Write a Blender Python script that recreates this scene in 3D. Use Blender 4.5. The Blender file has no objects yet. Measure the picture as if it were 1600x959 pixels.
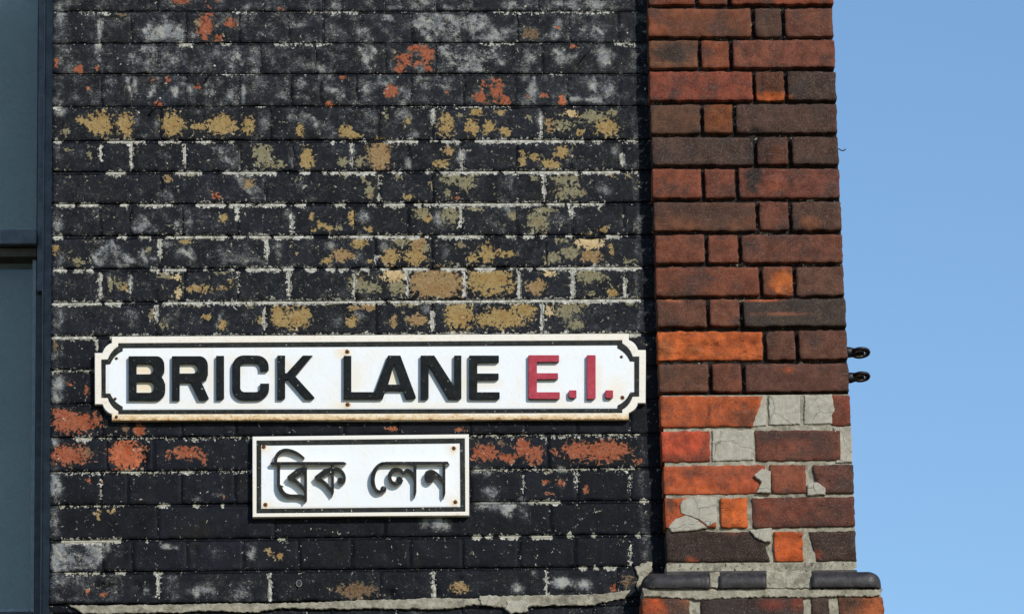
import bpy, bmesh, math, random
import numpy as np
from mathutils import Vector, Matrix, noise as mnoise

random.seed(7)
rng = np.random.default_rng(11)
S = bpy.context.scene
COL = S.collection

# ------------------------------------------------------------------ camera
Z0 = 5.5                                   # height of the first bed joint in view above the street
CAM = np.array([0.3600304, -10.0, -3.9031189 + Z0])
YAW, PITCH, ROLL, FPX = 0.06103022, 0.31201206, -0.02368656, 7779.3624

def _axes():
    cy, sy, cp, sp = math.cos(YAW), math.sin(YAW), math.cos(PITCH), math.sin(PITCH)
    cr, sr = math.cos(ROLL), math.sin(ROLL)
    f = np.array([sy*cp, cy*cp, sp]); r = np.array([cy, -sy, 0.0]); u = np.cross(r, f)
    return r*cr + u*sr, -r*sr + u*cr, f
AR, AU, AF = _axes()
cam_data = bpy.data.cameras.new('camera'); cam = bpy.data.objects.new('camera', cam_data); COL.objects.link(cam)
cam_data.sensor_fit = 'HORIZONTAL'; cam_data.sensor_width = 36.0; cam_data.lens = FPX/1600*36
cam_data.clip_start = 0.1; cam_data.clip_end = 2000
cam.matrix_world = Matrix(((AR[0], AU[0], -AF[0], CAM[0]), (AR[1], AU[1], -AF[1], CAM[1]), (AR[2], AU[2], -AF[2], CAM[2]), (0, 0, 0, 1)))
S.camera = cam

def P(px, py, y=0.0):
    """where a measured point of the photograph lies on the vertical plane at depth y -> (X, Z)"""
    d = AF + AR*(px-800)/FPX - AU*(py-479.5)/FPX
    t = (y-CAM[1])/d[1]
    return CAM[0]+d[0]*t, CAM[2]+d[2]*t
def TOPX(X, Y, Z):
    """survey coordinates (photo scale) of world points, arrays"""
    vx, vy, vz = X-CAM[0], Y-CAM[1], Z-CAM[2]
    d = vx*AF[0]+vy*AF[1]+vz*AF[2]
    return 800+FPX*(vx*AR[0]+vy*AR[1]+vz*AR[2])/d, 479.5-FPX*(vx*AU[0]+vy*AU[1]+vz*AU[2])/d

# ------------------------------------------------------------------ sky, sun, exposure
SUN = Vector((0.65, -1.0, 0.65)).normalized()
elev = math.asin(SUN.z); az = math.atan2(SUN.x, SUN.y)
W = bpy.data.worlds.new('World'); S.world = W; W.use_nodes = True
nt = W.node_tree; bg = nt.nodes['Background']
sky = nt.nodes.new('ShaderNodeTexSky'); sky.sky_type = 'NISHITA'; sky.sun_disc = False
sky.sun_elevation = elev; sky.sun_rotation = az
sky.air_density = 1.3; sky.dust_density = 0.0; sky.ozone_density = 5.6; sky.altitude = 20
nt.links.new(sky.outputs[0], bg.inputs[0]); bg.inputs[1].default_value = 0.15
sd = bpy.data.lights.new('sun', 'SUN'); sun = bpy.data.objects.new('sun', sd); COL.objects.link(sun)
sd.energy = 3.7; sd.angle = math.radians(0.53); sd.color = (1.0, 0.945, 0.865)
sun.rotation_euler = (-SUN).to_track_quat('-Z', 'Y').to_euler(); sun.location = (4, -6, 10)
S.view_settings.view_transform = 'Standard'; S.view_settings.look = 'None'
S.view_settings.exposure = 0.0; S.view_settings.gamma = 1.0; S.view_settings.use_curve_mapping = False

# ------------------------------------------------------------------ node helpers
class NB:
    def __init__(s, name):
        s.m = bpy.data.materials.new(name); s.m.use_nodes = True
        s.t = s.m.node_tree; s.b = s.t.nodes['Principled BSDF']
        s.pos = s.n('ShaderNodeNewGeometry').outputs['Position']
    def n(s, k): return s.t.nodes.new(k)
    def put(s, sock, v):
        if isinstance(v, bpy.types.NodeSocket): s.t.links.new(v, sock)
        elif isinstance(v, (tuple, list)): sock.default_value = tuple(v)+((1.0,) if len(v) == 3 and len(sock.default_value) == 4 else ())
        else: sock.default_value = v
    def attr(s, name, out='Fac'):
        a = s.n('ShaderNodeAttribute'); a.attribute_type = 'GEOMETRY'; a.attribute_name = name; return a.outputs[out]
    def noise(s, scale, detail=3, rough=0.55, vec=None, dist=0.0):
        a = s.n('ShaderNodeTexNoise'); s.put(a.inputs['Vector'], vec or s.pos)
        a.inputs['Scale'].default_value = scale; a.inputs['Detail'].default_value = detail
        a.inputs['Roughness'].default_value = rough; a.inputs['Distortion'].default_value = dist
        return a.outputs[0]
    def vor(s, scale, feature='F1', vec=None, out='Distance'):
        a = s.n('ShaderNodeTexVoronoi'); a.feature = feature; s.put(a.inputs['Vector'], vec or s.pos); a.inputs['Scale'].default_value = scale
        return a.outputs[out]
    def math(s, op, a, b=0.0, c=0.0, clamp=False):
        m = s.n('ShaderNodeMath'); m.operation = op; m.use_clamp = clamp
        s.put(m.inputs[0], a); s.put(m.inputs[1], b); s.put(m.inputs[2], c); return m.outputs[0]
    def ss(s, v, lo, hi):
        m = s.n('ShaderNodeMapRange'); m.interpolation_type = 'SMOOTHSTEP'
        s.put(m.inputs[0], v); m.inputs[1].default_value = lo; m.inputs[2].default_value = hi; return m.outputs[0]
    def mix(s, f, a, b, mode='MIX'):
        m = s.n('ShaderNodeMix'); m.data_type = 'RGBA'; m.blend_type = mode
        s.put(m.inputs[0], f); s.put(m.inputs[6], a); s.put(m.inputs[7], b); return m.outputs[2]
    def scalevec(s, x, y, z):
        m = s.n('ShaderNodeVectorMath'); m.operation = 'MULTIPLY'; s.put(m.inputs[0], s.pos); m.inputs[1].default_value = (x, y, z); return m.outputs[0]
    def rot(s, ang, x, y, z):
        m = s.n('ShaderNodeMapping'); s.put(m.inputs[0], s.pos); m.inputs['Rotation'].default_value = (0, ang, 0); m.inputs['Scale'].default_value = (x, y, z); return m.outputs[0]
    def bump(s, h, dist, strength=1.0):
        b = s.n('ShaderNodeBump'); b.inputs['Strength'].default_value = strength; b.inputs['Distance'].default_value = dist
        s.put(b.inputs['Height'], h); s.t.links.new(b.outputs[0], s.b.inputs['Normal'])
    def out(s, col, rough=0.8, spec=0.3, metal=0.0):
        s.put(s.b.inputs['Base Color'], col); s.put(s.b.inputs['Roughness'], rough)
        s.put(s.b.inputs['Specular IOR Level'], spec); s.put(s.b.inputs['Metallic'], metal); return s.m

def peel_value(k, field, a1=2.3, a2=0.35):
    """wear amount with a ragged, lobed outline: above 0.5 the coat has gone"""
    n0 = k.noise(46, 3, 0.6); n1 = k.noise(125, 3, 0.55, dist=0.8); n2 = k.noise(330, 2, 0.5)
    v = k.math('ADD', field, k.math('MULTIPLY', k.math('SUBTRACT', n1, 0.5), a1))
    v = k.math('ADD', v, k.math('MULTIPLY', k.math('SUBTRACT', n0, 0.5), 0.8))
    return k.math('ADD', v, k.math('MULTIPLY', k.math('SUBTRACT', n2, 0.5), a2))
def peel_mask(k, field, a1=2.3, a2=0.7, w=0.03):
    return k.ss(peel_value(k, field, a1, a2), 0.5-w, 0.5+w)

def chalk_mask(k, chalk):
    """scratchy remains of old whitewash"""
    sa = k.noise(150, 4, 0.7, k.rot(0.0, 1, 1, 3.2)); sb = k.noise(150, 4, 0.7, k.rot(0.85, 1, 1, 3.4)); sc = k.noise(400, 3, 0.7)
    t = k.math('MAXIMUM', sa, k.math('ADD', sb, k.math('MULTIPLY', k.math('SUBTRACT', k.noise(9, 2), 0.5), 0.5)))
    v = k.math('ADD', k.math('MULTIPLY', chalk, 0.34), k.math('ADD', k.math('MULTIPLY', t, 0.62), k.math('MULTIPLY', sc, 0.40)))
    v = k.math('ADD', v, k.math('MULTIPLY', k.noise(38, 4, 0.65), 0.42))
    soft = k.math('MULTIPLY', k.ss(v, 0.86, 1.12), 0.44)
    crisp = k.math('MULTIPLY', k.ss(k.math('ADD', v, k.math('MULTIPLY', k.math('SUBTRACT', k.noise(620, 2, 0.6), 0.5), 0.55)), 1.02, 1.09), 0.75)
    return k.math('MAXIMUM', soft, crisp)

def mat_painted_brick():
    k = NB('black painted brick')
    peel = k.attr('peel'); under = k.attr('under', 'Color'); lime = k.attr('lime'); tone = k.attr('tone')
    chalk = k.math('MULTIPLY', k.attr('chalk'), k.math('ADD', 0.40, k.math('MULTIPLY', k.ss(k.noise(26, 4, 0.65), 0.34, 0.66), 1.0)))
    v = peel_value(k, k.math('MULTIPLY', peel, 0.82))
    m = k.ss(v, 0.47, 0.53); m0 = k.ss(v, 0.40, 0.45)
    paint = k.mix(k.ss(k.noise(28, 5, 0.65), 0.3, 0.72), (0.0022, 0.0028, 0.0050), (0.0078, 0.0094, 0.0140))
    paint = k.mix(k.math('MULTIPLY', k.ss(k.noise(11, 4, 0.6), 0.52, 0.7), 0.6), paint, (0.0105, 0.0088, 0.0064))
    t = k.math('ADD', 0.7, k.math('MULTIPLY', tone, 0.6))
    c = k.n('ShaderNodeCombineColor'); [k.put(c.inputs[i], t) for i in range(3)]
    paint = k.mix(1.0, paint, c.outputs[0], 'MULTIPLY')
    film = k.math('MULTIPLY', chalk, k.ss(k.noise(110, 5, 0.75), 0.32, 0.72))
    paint = k.mix(k.math('MULTIPLY', film, 0.17, clamp=True), paint, (0.25, 0.265, 0.26))
    ccol = k.mix(k.ss(k.noise(55, 3), 0.4, 0.62), (0.27, 0.285, 0.29), (0.46, 0.445, 0.39))
    paint = k.mix(k.math('MULTIPLY', chalk_mask(k, chalk), 0.95), paint, ccol)
    fl = k.math('MULTIPLY', k.ss(k.noise(270, 3, 0.55), 0.63, 0.69), k.ss(k.noise(20, 3), 0.42, 0.6))
    paint = k.mix(k.math('MULTIPLY', fl, k.math('ADD', 0.03, k.math('MULTIPLY', chalk, 1.0)), clamp=True), paint, (0.40, 0.385, 0.32))
    # an older drab coat shows as a rim round every bare patch
    paint = k.mix(k.math('MULTIPLY', m0, 0.55), paint, (0.10, 0.095, 0.07))
    un = k.noise(150, 5, 0.72)
    u = k.mix(k.ss(un, 0.28, 0.74), k.mix(1.0, under, (0.58, 0.55, 0.52), 'MULTIPLY'), k.mix(0.08, under, (0.9, 0.8, 0.6)))
    u = k.mix(k.math('MULTIPLY', k.ss(k.noise(33, 4, 0.6), 0.48, 0.7), 0.5), u, k.mix(1.0, under, (0.72, 0.50, 0.36), 'MULTIPLY'))
    u = k.mix(k.math('MULTIPLY', k.ss(k.noise(150, 3), 0.63, 0.67), 0.85), u, (0.012, 0.010, 0.009))
    col = k.mix(m, paint, u)
    lm = k.ss(peel_value(k, k.math('MULTIPLY', lime, 0.72), 2.2, 0.9), 0.44, 0.56)
    col = k.mix(lm, col, k.mix(k.ss(k.noise(90, 5, 0.7), 0.35, 0.7), (0.25, 0.235, 0.18), (0.62, 0.60, 0.535)))
    h = k.math('ADD', k.math('MULTIPLY', k.math('SUBTRACT', 1.0, m), 1.1), k.math('MULTIPLY', k.noise(90, 5, 0.65), 1.1))
    h = k.math('ADD', h, k.math('MULTIPLY', k.noise(480, 3, 0.6), 0.30))
    k.bump(h, 0.0010, 0.9)
    return k.out(col, k.math('ADD', 0.62, k.math('MULTIPLY', m, 0.3)), k.math('SUBTRACT', 0.10, k.math('MULTIPLY', m, 0.04)))

def mat_wall_mortar():
    k = NB('painted lime mortar')
    bare = k.attr('bare'); chalk = k.attr('chalk'); warm = k.attr('warm')
    m = peel_mask(k, k.math('MULTIPLY', bare, 0.74), 2.2, 1.8, 0.08)
    paint = k.mix(k.ss(k.noise(40, 4), 0.35, 0.7), (0.0028, 0.0034, 0.0055), (0.0085, 0.0100, 0.0145))
    paint = k.mix(k.math('MULTIPLY', chalk_mask(k, chalk), 0.85), paint, (0.40, 0.395, 0.36))
    lime = k.mix(k.ss(k.noise(90, 5, 0.7), 0.35, 0.7), (0.27, 0.255, 0.20), (0.64, 0.62, 0.56))
    lime = k.mix(warm, lime, (0.36, 0.34, 0.25))
    k.bump(k.noise(230, 5, 0.7), 0.0018, 0.9)
    return k.out(k.mix(m, paint, lime), 0.85, 0.12)

def mat_red_brick():
    k = NB('sooty red brick')
    tint = k.attr('tint', 'Color'); spall = k.attr('spall')
    n = k.noise(42, 5, 0.62)
    c = k.mix(k.ss(n, 0.3, 0.72), k.mix(1.0, tint, (0.66, 0.62, 0.6), 'MULTIPLY'), k.mix(1.0, tint, (1.3, 1.27, 1.22), 'MULTIPLY'))
    soot = k.math('MULTIPLY', k.ss(k.noise(19, 5, 0.68), 0.46, 0.68), k.math('SUBTRACT', 0.72, k.math('MULTIPLY', spall, 0.6)))
    c = k.mix(soot, c, (0.036, 0.028, 0.025))
    grit = k.ss(k.noise(430, 3, 0.65), 0.5, 0.72)
    c = k.mix(k.math('MULTIPLY', grit, 0.42), c, (0.28, 0.20, 0.15))
    pit = k.ss(k.noise(230, 4, 0.65), 0.60, 0.68)
    c = k.mix(k.math('MULTIPLY', pit, 0.7), c, (0.022, 0.014, 0.011))
    cr = k.math('MULTIPLY', spall, k.ss(k.noise(36, 6, 0.75, k.rot(0.25, 1, 1, 2.6)), 0.58, 0.68))
    c = k.mix(k.math('MULTIPLY', cr, 0.72), c, (0.07, 0.03, 0.014))
    sc = k.math('MULTIPLY', k.ss(k.noise(70, 4, 0.7, k.rot(0.0, 0.5, 1, 5.0)), 0.60, 0.70), 0.35)
    c = k.mix(sc, c, (0.30, 0.20, 0.15))
    h = k.math('ADD', k.math('MULTIPLY', k.noise(110, 5, 0.65), 1.0), k.math('MULTIPLY', k.noise(460, 3, 0.6), 0.7))
    h = k.math('SUBTRACT', h, k.math('ADD', k.math('MULTIPLY', pit, 0.5), k.math('MULTIPLY', cr, 1.2)))
    h = k.math('ADD', h, k.math('MULTIPLY', k.math('MULTIPLY', spall, k.noise(55, 5, 0.7)), 2.5))
    k.bump(h, 0.0015, 0.75)
    return k.out(c, 0.88, 0.18)

def mat_pier_mortar():
    k = NB('beige and sooty mortar')
    bare = k.attr('bare')
    m = peel_mask(k, bare, 1.4, 1.2, 0.1)
    dk = k.mix(k.ss(k.noise(60, 4), 0.4, 0.7), (0.012, 0.009, 0.008), (0.035, 0.026, 0.021))
    lm = k.mix(k.ss(k.noise(70, 5, 0.7), 0.32, 0.72), (0.25, 0.225, 0.165), (0.44, 0.405, 0.315))
    st = k.math('MULTIPLY', k.ss(k.noise(34, 5, 0.7), 0.47, 0.68), 0.8)
    lm = k.mix(st, lm, (0.13, 0.12, 0.09))
    k.bump(k.noise(200, 5, 0.7), 0.0025, 0.9)
    return k.out(k.mix(m, dk, lm), 0.92, 0.15)

def mat_cement():
    k = NB('pale cracked cement')
    c = k.mix(k.ss(k.noise(80, 5, 0.7), 0.3, 0.72), (0.33, 0.30, 0.235), (0.45, 0.42, 0.34))
    vv = k.n('ShaderNodeVectorMath'); vv.operation = 'ADD'; k.put(vv.inputs[0], k.pos)
    nz = k.n('ShaderNodeTexNoise'); nz.inputs['Scale'].default_value = 30; nz.inputs['Detail'].default_value = 4; k.put(nz.inputs['Vector'], k.pos)
    ns = k.n('ShaderNodeVectorMath'); ns.operation = 'SCALE'; k.put(ns.inputs[0], nz.outputs['Color']); ns.inputs['Scale'].default_value = 0.035
    k.put(vv.inputs[1], ns.outputs[0])
    e = k.vor(15, 'DISTANCE_TO_EDGE', vv.outputs[0])
    crack = k.math('SUBTRACT', 1.0, k.ss(e, 0.003, 0.010))
    c = k.mix(k.math('MULTIPLY', crack, k.math('MULTIPLY', k.ss(k.noise(18, 2), 0.46, 0.60), 0.6)), c, (0.09, 0.08, 0.06))
    c = k.mix(k.math('MULTIPLY', k.ss(k.noise(25, 4), 0.55, 0.75), 0.5), c, (0.17, 0.16, 0.125))
    k.bump(k.math('SUBTRACT', k.noise(240, 5, 0.7), crack), 0.0018, 0.9)
    return k.out(c, 0.92, 0.15)

def mat_blue_brick():
    k = NB('dark glazed engineering brick')
    c = k.mix(k.ss(k.noise(45, 4), 0.35, 0.7), (0.019, 0.0165, 0.017), (0.040, 0.034, 0.034))
    c = k.mix(k.math('MULTIPLY', k.ss(k.noise(32, 5, 0.72), 0.54, 0.70), 0.45), c, (0.16, 0.145, 0.115))
    c = k.mix(k.math('MULTIPLY', k.ss(k.noise(400, 3), 0.62, 0.7), 0.5), c, (0.2, 0.18, 0.16))
    k.bump(k.noise(260, 4), 0.0006, 0.7)
    return k.out(c, k.math('ADD', 0.36, k.math('MULTIPLY', k.noise(60, 3), 0.3)), 0.3)

def mat_white_enamel(face=(0.80, 0.82, 0.83)):
    k = NB('white painted cast iron')
    rust = k.attr('rust'); dirt = k.attr('dirt')
    base = k.mix(k.ss(k.noise(16, 4, 0.6), 0.42, 0.72), face, (0.80, 0.785, 0.735))
    base = k.mix(k.math('MULTIPLY', k.ss(k.noise(60, 5, 0.7, k.scalevec(2.0, 1, 0.5)), 0.52, 0.75), 0.30), base, (0.66, 0.60, 0.48))
    base = k.mix(k.math('MULTIPLY', dirt, 0.8), base, (0.80, 0.64, 0.39))
    rv = k.scalevec(0.6, 1, 1.4)
    rm = k.math('ADD', rust, k.math('ADD', k.math('MULTIPLY', k.math('SUBTRACT', k.noise(70, 5, 0.7, rv), 0.5), 1.6), k.math('MULTIPLY', k.math('SUBTRACT', k.noise(300, 3), 0.5), 0.9)))
    c = k.mix(k.math('MULTIPLY', k.ss(rm, 0.3, 0.8), 0.8), base, (0.62, 0.40, 0.16))
    c = k.mix(k.ss(rm, 0.75, 1.1), c, (0.24, 0.10, 0.03))
    sp = k.ss(k.noise(330, 2), 0.69, 0.73)
    c = k.mix(k.math('MULTIPLY', sp, 0.55), c, (0.35, 0.3, 0.25))
    k.bump(k.noise(120, 4, 0.6), 0.0007, 0.5)
    return k.out(c, 0.38, 0.4)

def mat_letter(name, dark, mid, chip):
    k = NB(name)
    c = k.mix(k.ss(k.noise(70, 5, 0.68), 0.35, 0.72), dark, mid)
    ch = k.ss(k.noise(210, 3, 0.6), 0.675, 0.715)
    c = k.mix(k.math('MULTIPLY', ch, 0.9), c, chip)
    k.bump(k.noise(180, 4), 0.0007, 0.7)
    return k.out(c, 0.5, 0.12)

def mat_simple(name, a, b, scale=40, rough=0.6, spec=0.35, bumpd=0.0008, bs=150):
    k = NB(name)
    c = k.mix(k.ss(k.noise(scale, 5, 0.65), 0.3, 0.72), a, b)
    k.bump(k.noise(bs, 4), bumpd, 0.7)
    return k.out(c, rough, spec)

def mat_glass():
    k = NB('dusty window glass'); t = k.t
    tr = k.n('ShaderNodeBsdfTransparent'); tr.inputs[0].default_value = (0.80, 0.86, 0.85, 1)
    gl = k.n('ShaderNodeBsdfGlossy'); gl.inputs['Roughness'].default_value = 0.03
    df = k.n('ShaderNodeBsdfDiffuse'); df.inputs[0].default_value = (0.32, 0.34, 0.32, 1)
    b = k.n('ShaderNodeBump'); b.inputs['Distance'].default_value = 0.003; b.inputs['Strength'].default_value = 0.25; k.put(b.inputs['Height'], k.noise(5, 2)); t.links.new(b.outputs[0], gl.inputs['Normal'])
    fr = k.n('ShaderNodeFresnel'); fr.inputs[0].default_value = 1.5
    m1 = k.n('ShaderNodeMixShader'); k.put(m1.inputs[0], k.math('ADD', 0.10, k.math('MULTIPLY', k.ss(k.noise(25, 5, 0.7), 0.4, 0.8), 0.14))); t.links.new(tr.outputs[0], m1.inputs[1]); t.links.new(df.outputs[0], m1.inputs[2])
    m2 = k.n('ShaderNodeMixShader'); t.links.new(fr.outputs[0], m2.inputs[0]); t.links.new(m1.outputs[0], m2.inputs[1]); t.links.new(gl.outputs[0], m2.inputs[2])
    t.links.new(m2.outputs[0], t.nodes['Material Output'].inputs[0]); return k.m

M = dict(brick=mat_painted_brick(), wmortar=mat_wall_mortar(), red=mat_red_brick(), pmortar=mat_pier_mortar(), cement=mat_cement(),
         blue=mat_blue_brick(), enamel=mat_white_enamel(),
         black=mat_letter('worn black letter paint', (0.0022, 0.0030, 0.0034), (0.0090, 0.0120, 0.0120), (0.6, 0.58, 0.5)),
         red_letter=mat_letter('faded red letter paint', (0.36, 0.035, 0.055), (0.43, 0.062, 0.082), (0.55, 0.25, 0.22)),
         line=mat_letter('worn black border paint', (0.010, 0.0115, 0.0105), (0.032, 0.034, 0.028), (0.6, 0.58, 0.5)),
         bengali=mat_letter('worn black script paint', (0.008, 0.0085, 0.0085), (0.030, 0.030, 0.025), (0.62, 0.6, 0.55)),
         letter_side=mat_letter('thin grey paint on letter sides', (0.045, 0.058, 0.056), (0.10, 0.115, 0.11), (0.5, 0.5, 0.46)),
         glyph_side=mat_letter('off white letter sides', (0.34, 0.34, 0.31), (0.55, 0.54, 0.48), (0.2, 0.17, 0.12)),
         screw=mat_simple('rusted screw', (0.05, 0.018, 0.008), (0.14, 0.05, 0.02), 300, 0.8),
         iron=mat_simple('black iron', (0.006, 0.007, 0.011), (0.015, 0.016, 0.02), 200, 0.5),
         glint=mat_simple('pale ring liner', (0.72, 0.74, 0.78), (0.8, 0.8, 0.8), 200, 0.5),
         frame=mat_simple('dark blue grey frame paint', (0.10, 0.112, 0.125), (0.19, 0.205, 0.22), 30, 0.5),
         frame_dark=mat_simple('dark weathered frame paint', (0.045, 0.05, 0.06), (0.095, 0.10, 0.11), 30, 0.6),
         bead=mat_simple('pale glazing bead paint', (0.24, 0.28, 0.30), (0.34, 0.38, 0.40), 60, 0.6),
         rail_brown=mat_simple('brown weathered rail', (0.06, 0.052, 0.038), (0.10, 0.085, 0.06), 50, 0.7),
         glass=mat_glass(), blind=mat_simple('pale interior blind', (0.66, 0.57, 0.42), (0.80, 0.695, 0.52), 4, 0.9, 0.1), core=mat_simple('brick core', (0.03, 0.022, 0.018), (0.06, 0.04, 0.03), 20, 0.9),
         wire=mat_simple('dark wire', (0.006, 0.006, 0.007), (0.012, 0.012, 0.012), 200, 0.6),
         ringm=mat_simple('grimy pale ring', (0.10, 0.095, 0.08), (0.26, 0.25, 0.21), 400, 0.7),
         tip=mat_simple('pale wire end', (0.4, 0.4, 0.38), (0.55, 0.54, 0.5), 300, 0.7))

# ------------------------------------------------------------------ object helpers
def link(name, me, mat=None, parent=None, label=None):
    o = bpy.data.objects.new(name, me); COL.objects.link(o)
    if mat: me.materials.append(mat)
    if parent: o.parent = parent
    if label: o['label'] = label
    return o
def thing(name, label, cat, group=None):
    o = bpy.data.objects.new(name, None); COL.objects.link(o); o.empty_display_size = 0.05
    o['label'] = label; o['category'] = cat
    if group: o['group'] = group
    return o
def mesh(name, v, f, smooth=False):
    me = bpy.data.meshes.new(name); me.from_pydata([tuple(map(float, p)) for p in v], [], f); me.update()
    if smooth: me.polygons.foreach_set('use_smooth', [True]*len(me.polygons))
    return me
def fattr(me, name, arr):
    a = me.attributes.new(name, 'FLOAT', 'POINT'); a.data.foreach_set('value', np.asarray(arr, np.float32))
def cattr(me, name, arr):
    a = me.attributes.new(name, 'FLOAT_COLOR', 'POINT')
    c = np.ones((len(arr), 4), np.float32); c[:, :3] = arr; a.data.foreach_set('color', c.ravel())
def bm_mesh(name, bm, smooth=False):
    me = bpy.data.meshes.new(name); bmesh.ops.recalc_face_normals(bm, faces=bm.faces[:]); bm.to_mesh(me); bm.free()
    if smooth: me.polygons.foreach_set('use_smooth', [True]*len(me.polygons))
    return me
def box_bm(bm, x0, x1, y0, y1, z0, z1, bev=0.0, seg=2):
    r = bmesh.ops.create_cube(bm, size=1.0)
    for v in r['verts']:
        v.co = Vector((x0+(v.co.x+.5)*(x1-x0), y0+(v.co.y+.5)*(y1-y0), z0+(v.co.z+.5)*(z1-z0)))
    if bev:
        es = list({e for v in r['verts'] for e in v.link_edges})
        bmesh.ops.bevel(bm, geom=es, offset=bev, segments=seg, affect='EDGES', profile=0.5)
def box(name, x0, x1, y0, y1, z0, z1, mat, parent, bev=0.0, label=None):
    bm = bmesh.new(); box_bm(bm, x0, x1, y0, y1, z0, z1, bev); return link(name, bm_mesh(name, bm), mat, parent, label)
def tube(bm, pts, r, n=8, r1=None):
    rings = []
    for i, p in enumerate(pts):
        p = Vector(p); a = Vector(pts[max(i-1, 0)]); b = Vector(pts[min(i+1, len(pts)-1)]); d = (b-a).normalized()
        u = d.orthogonal().normalized() if i == 0 else (rings[-1][1]-d*rings[-1][1].dot(d)).normalized()
        w = d.cross(u); rr = r if r1 is None else r+(r1-r)*i/(len(pts)-1)
        rings.append(([bm.verts.new(p+(u*math.cos(2*math.pi*k/n)+w*math.sin(2*math.pi*k/n))*rr) for k in range(n)], u))
    for (a, _), (b, _) in zip(rings, rings[1:]):
        for k in range(n): bm.faces.new((a[k], a[(k+1) % n], b[(k+1) % n], b[k]))
    bm.faces.new(rings[0][0][::-1]); bm.faces.new(rings[-1][0])
def nz(x, y, z): return mnoise.noise(Vector((x, y, z)))

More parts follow.
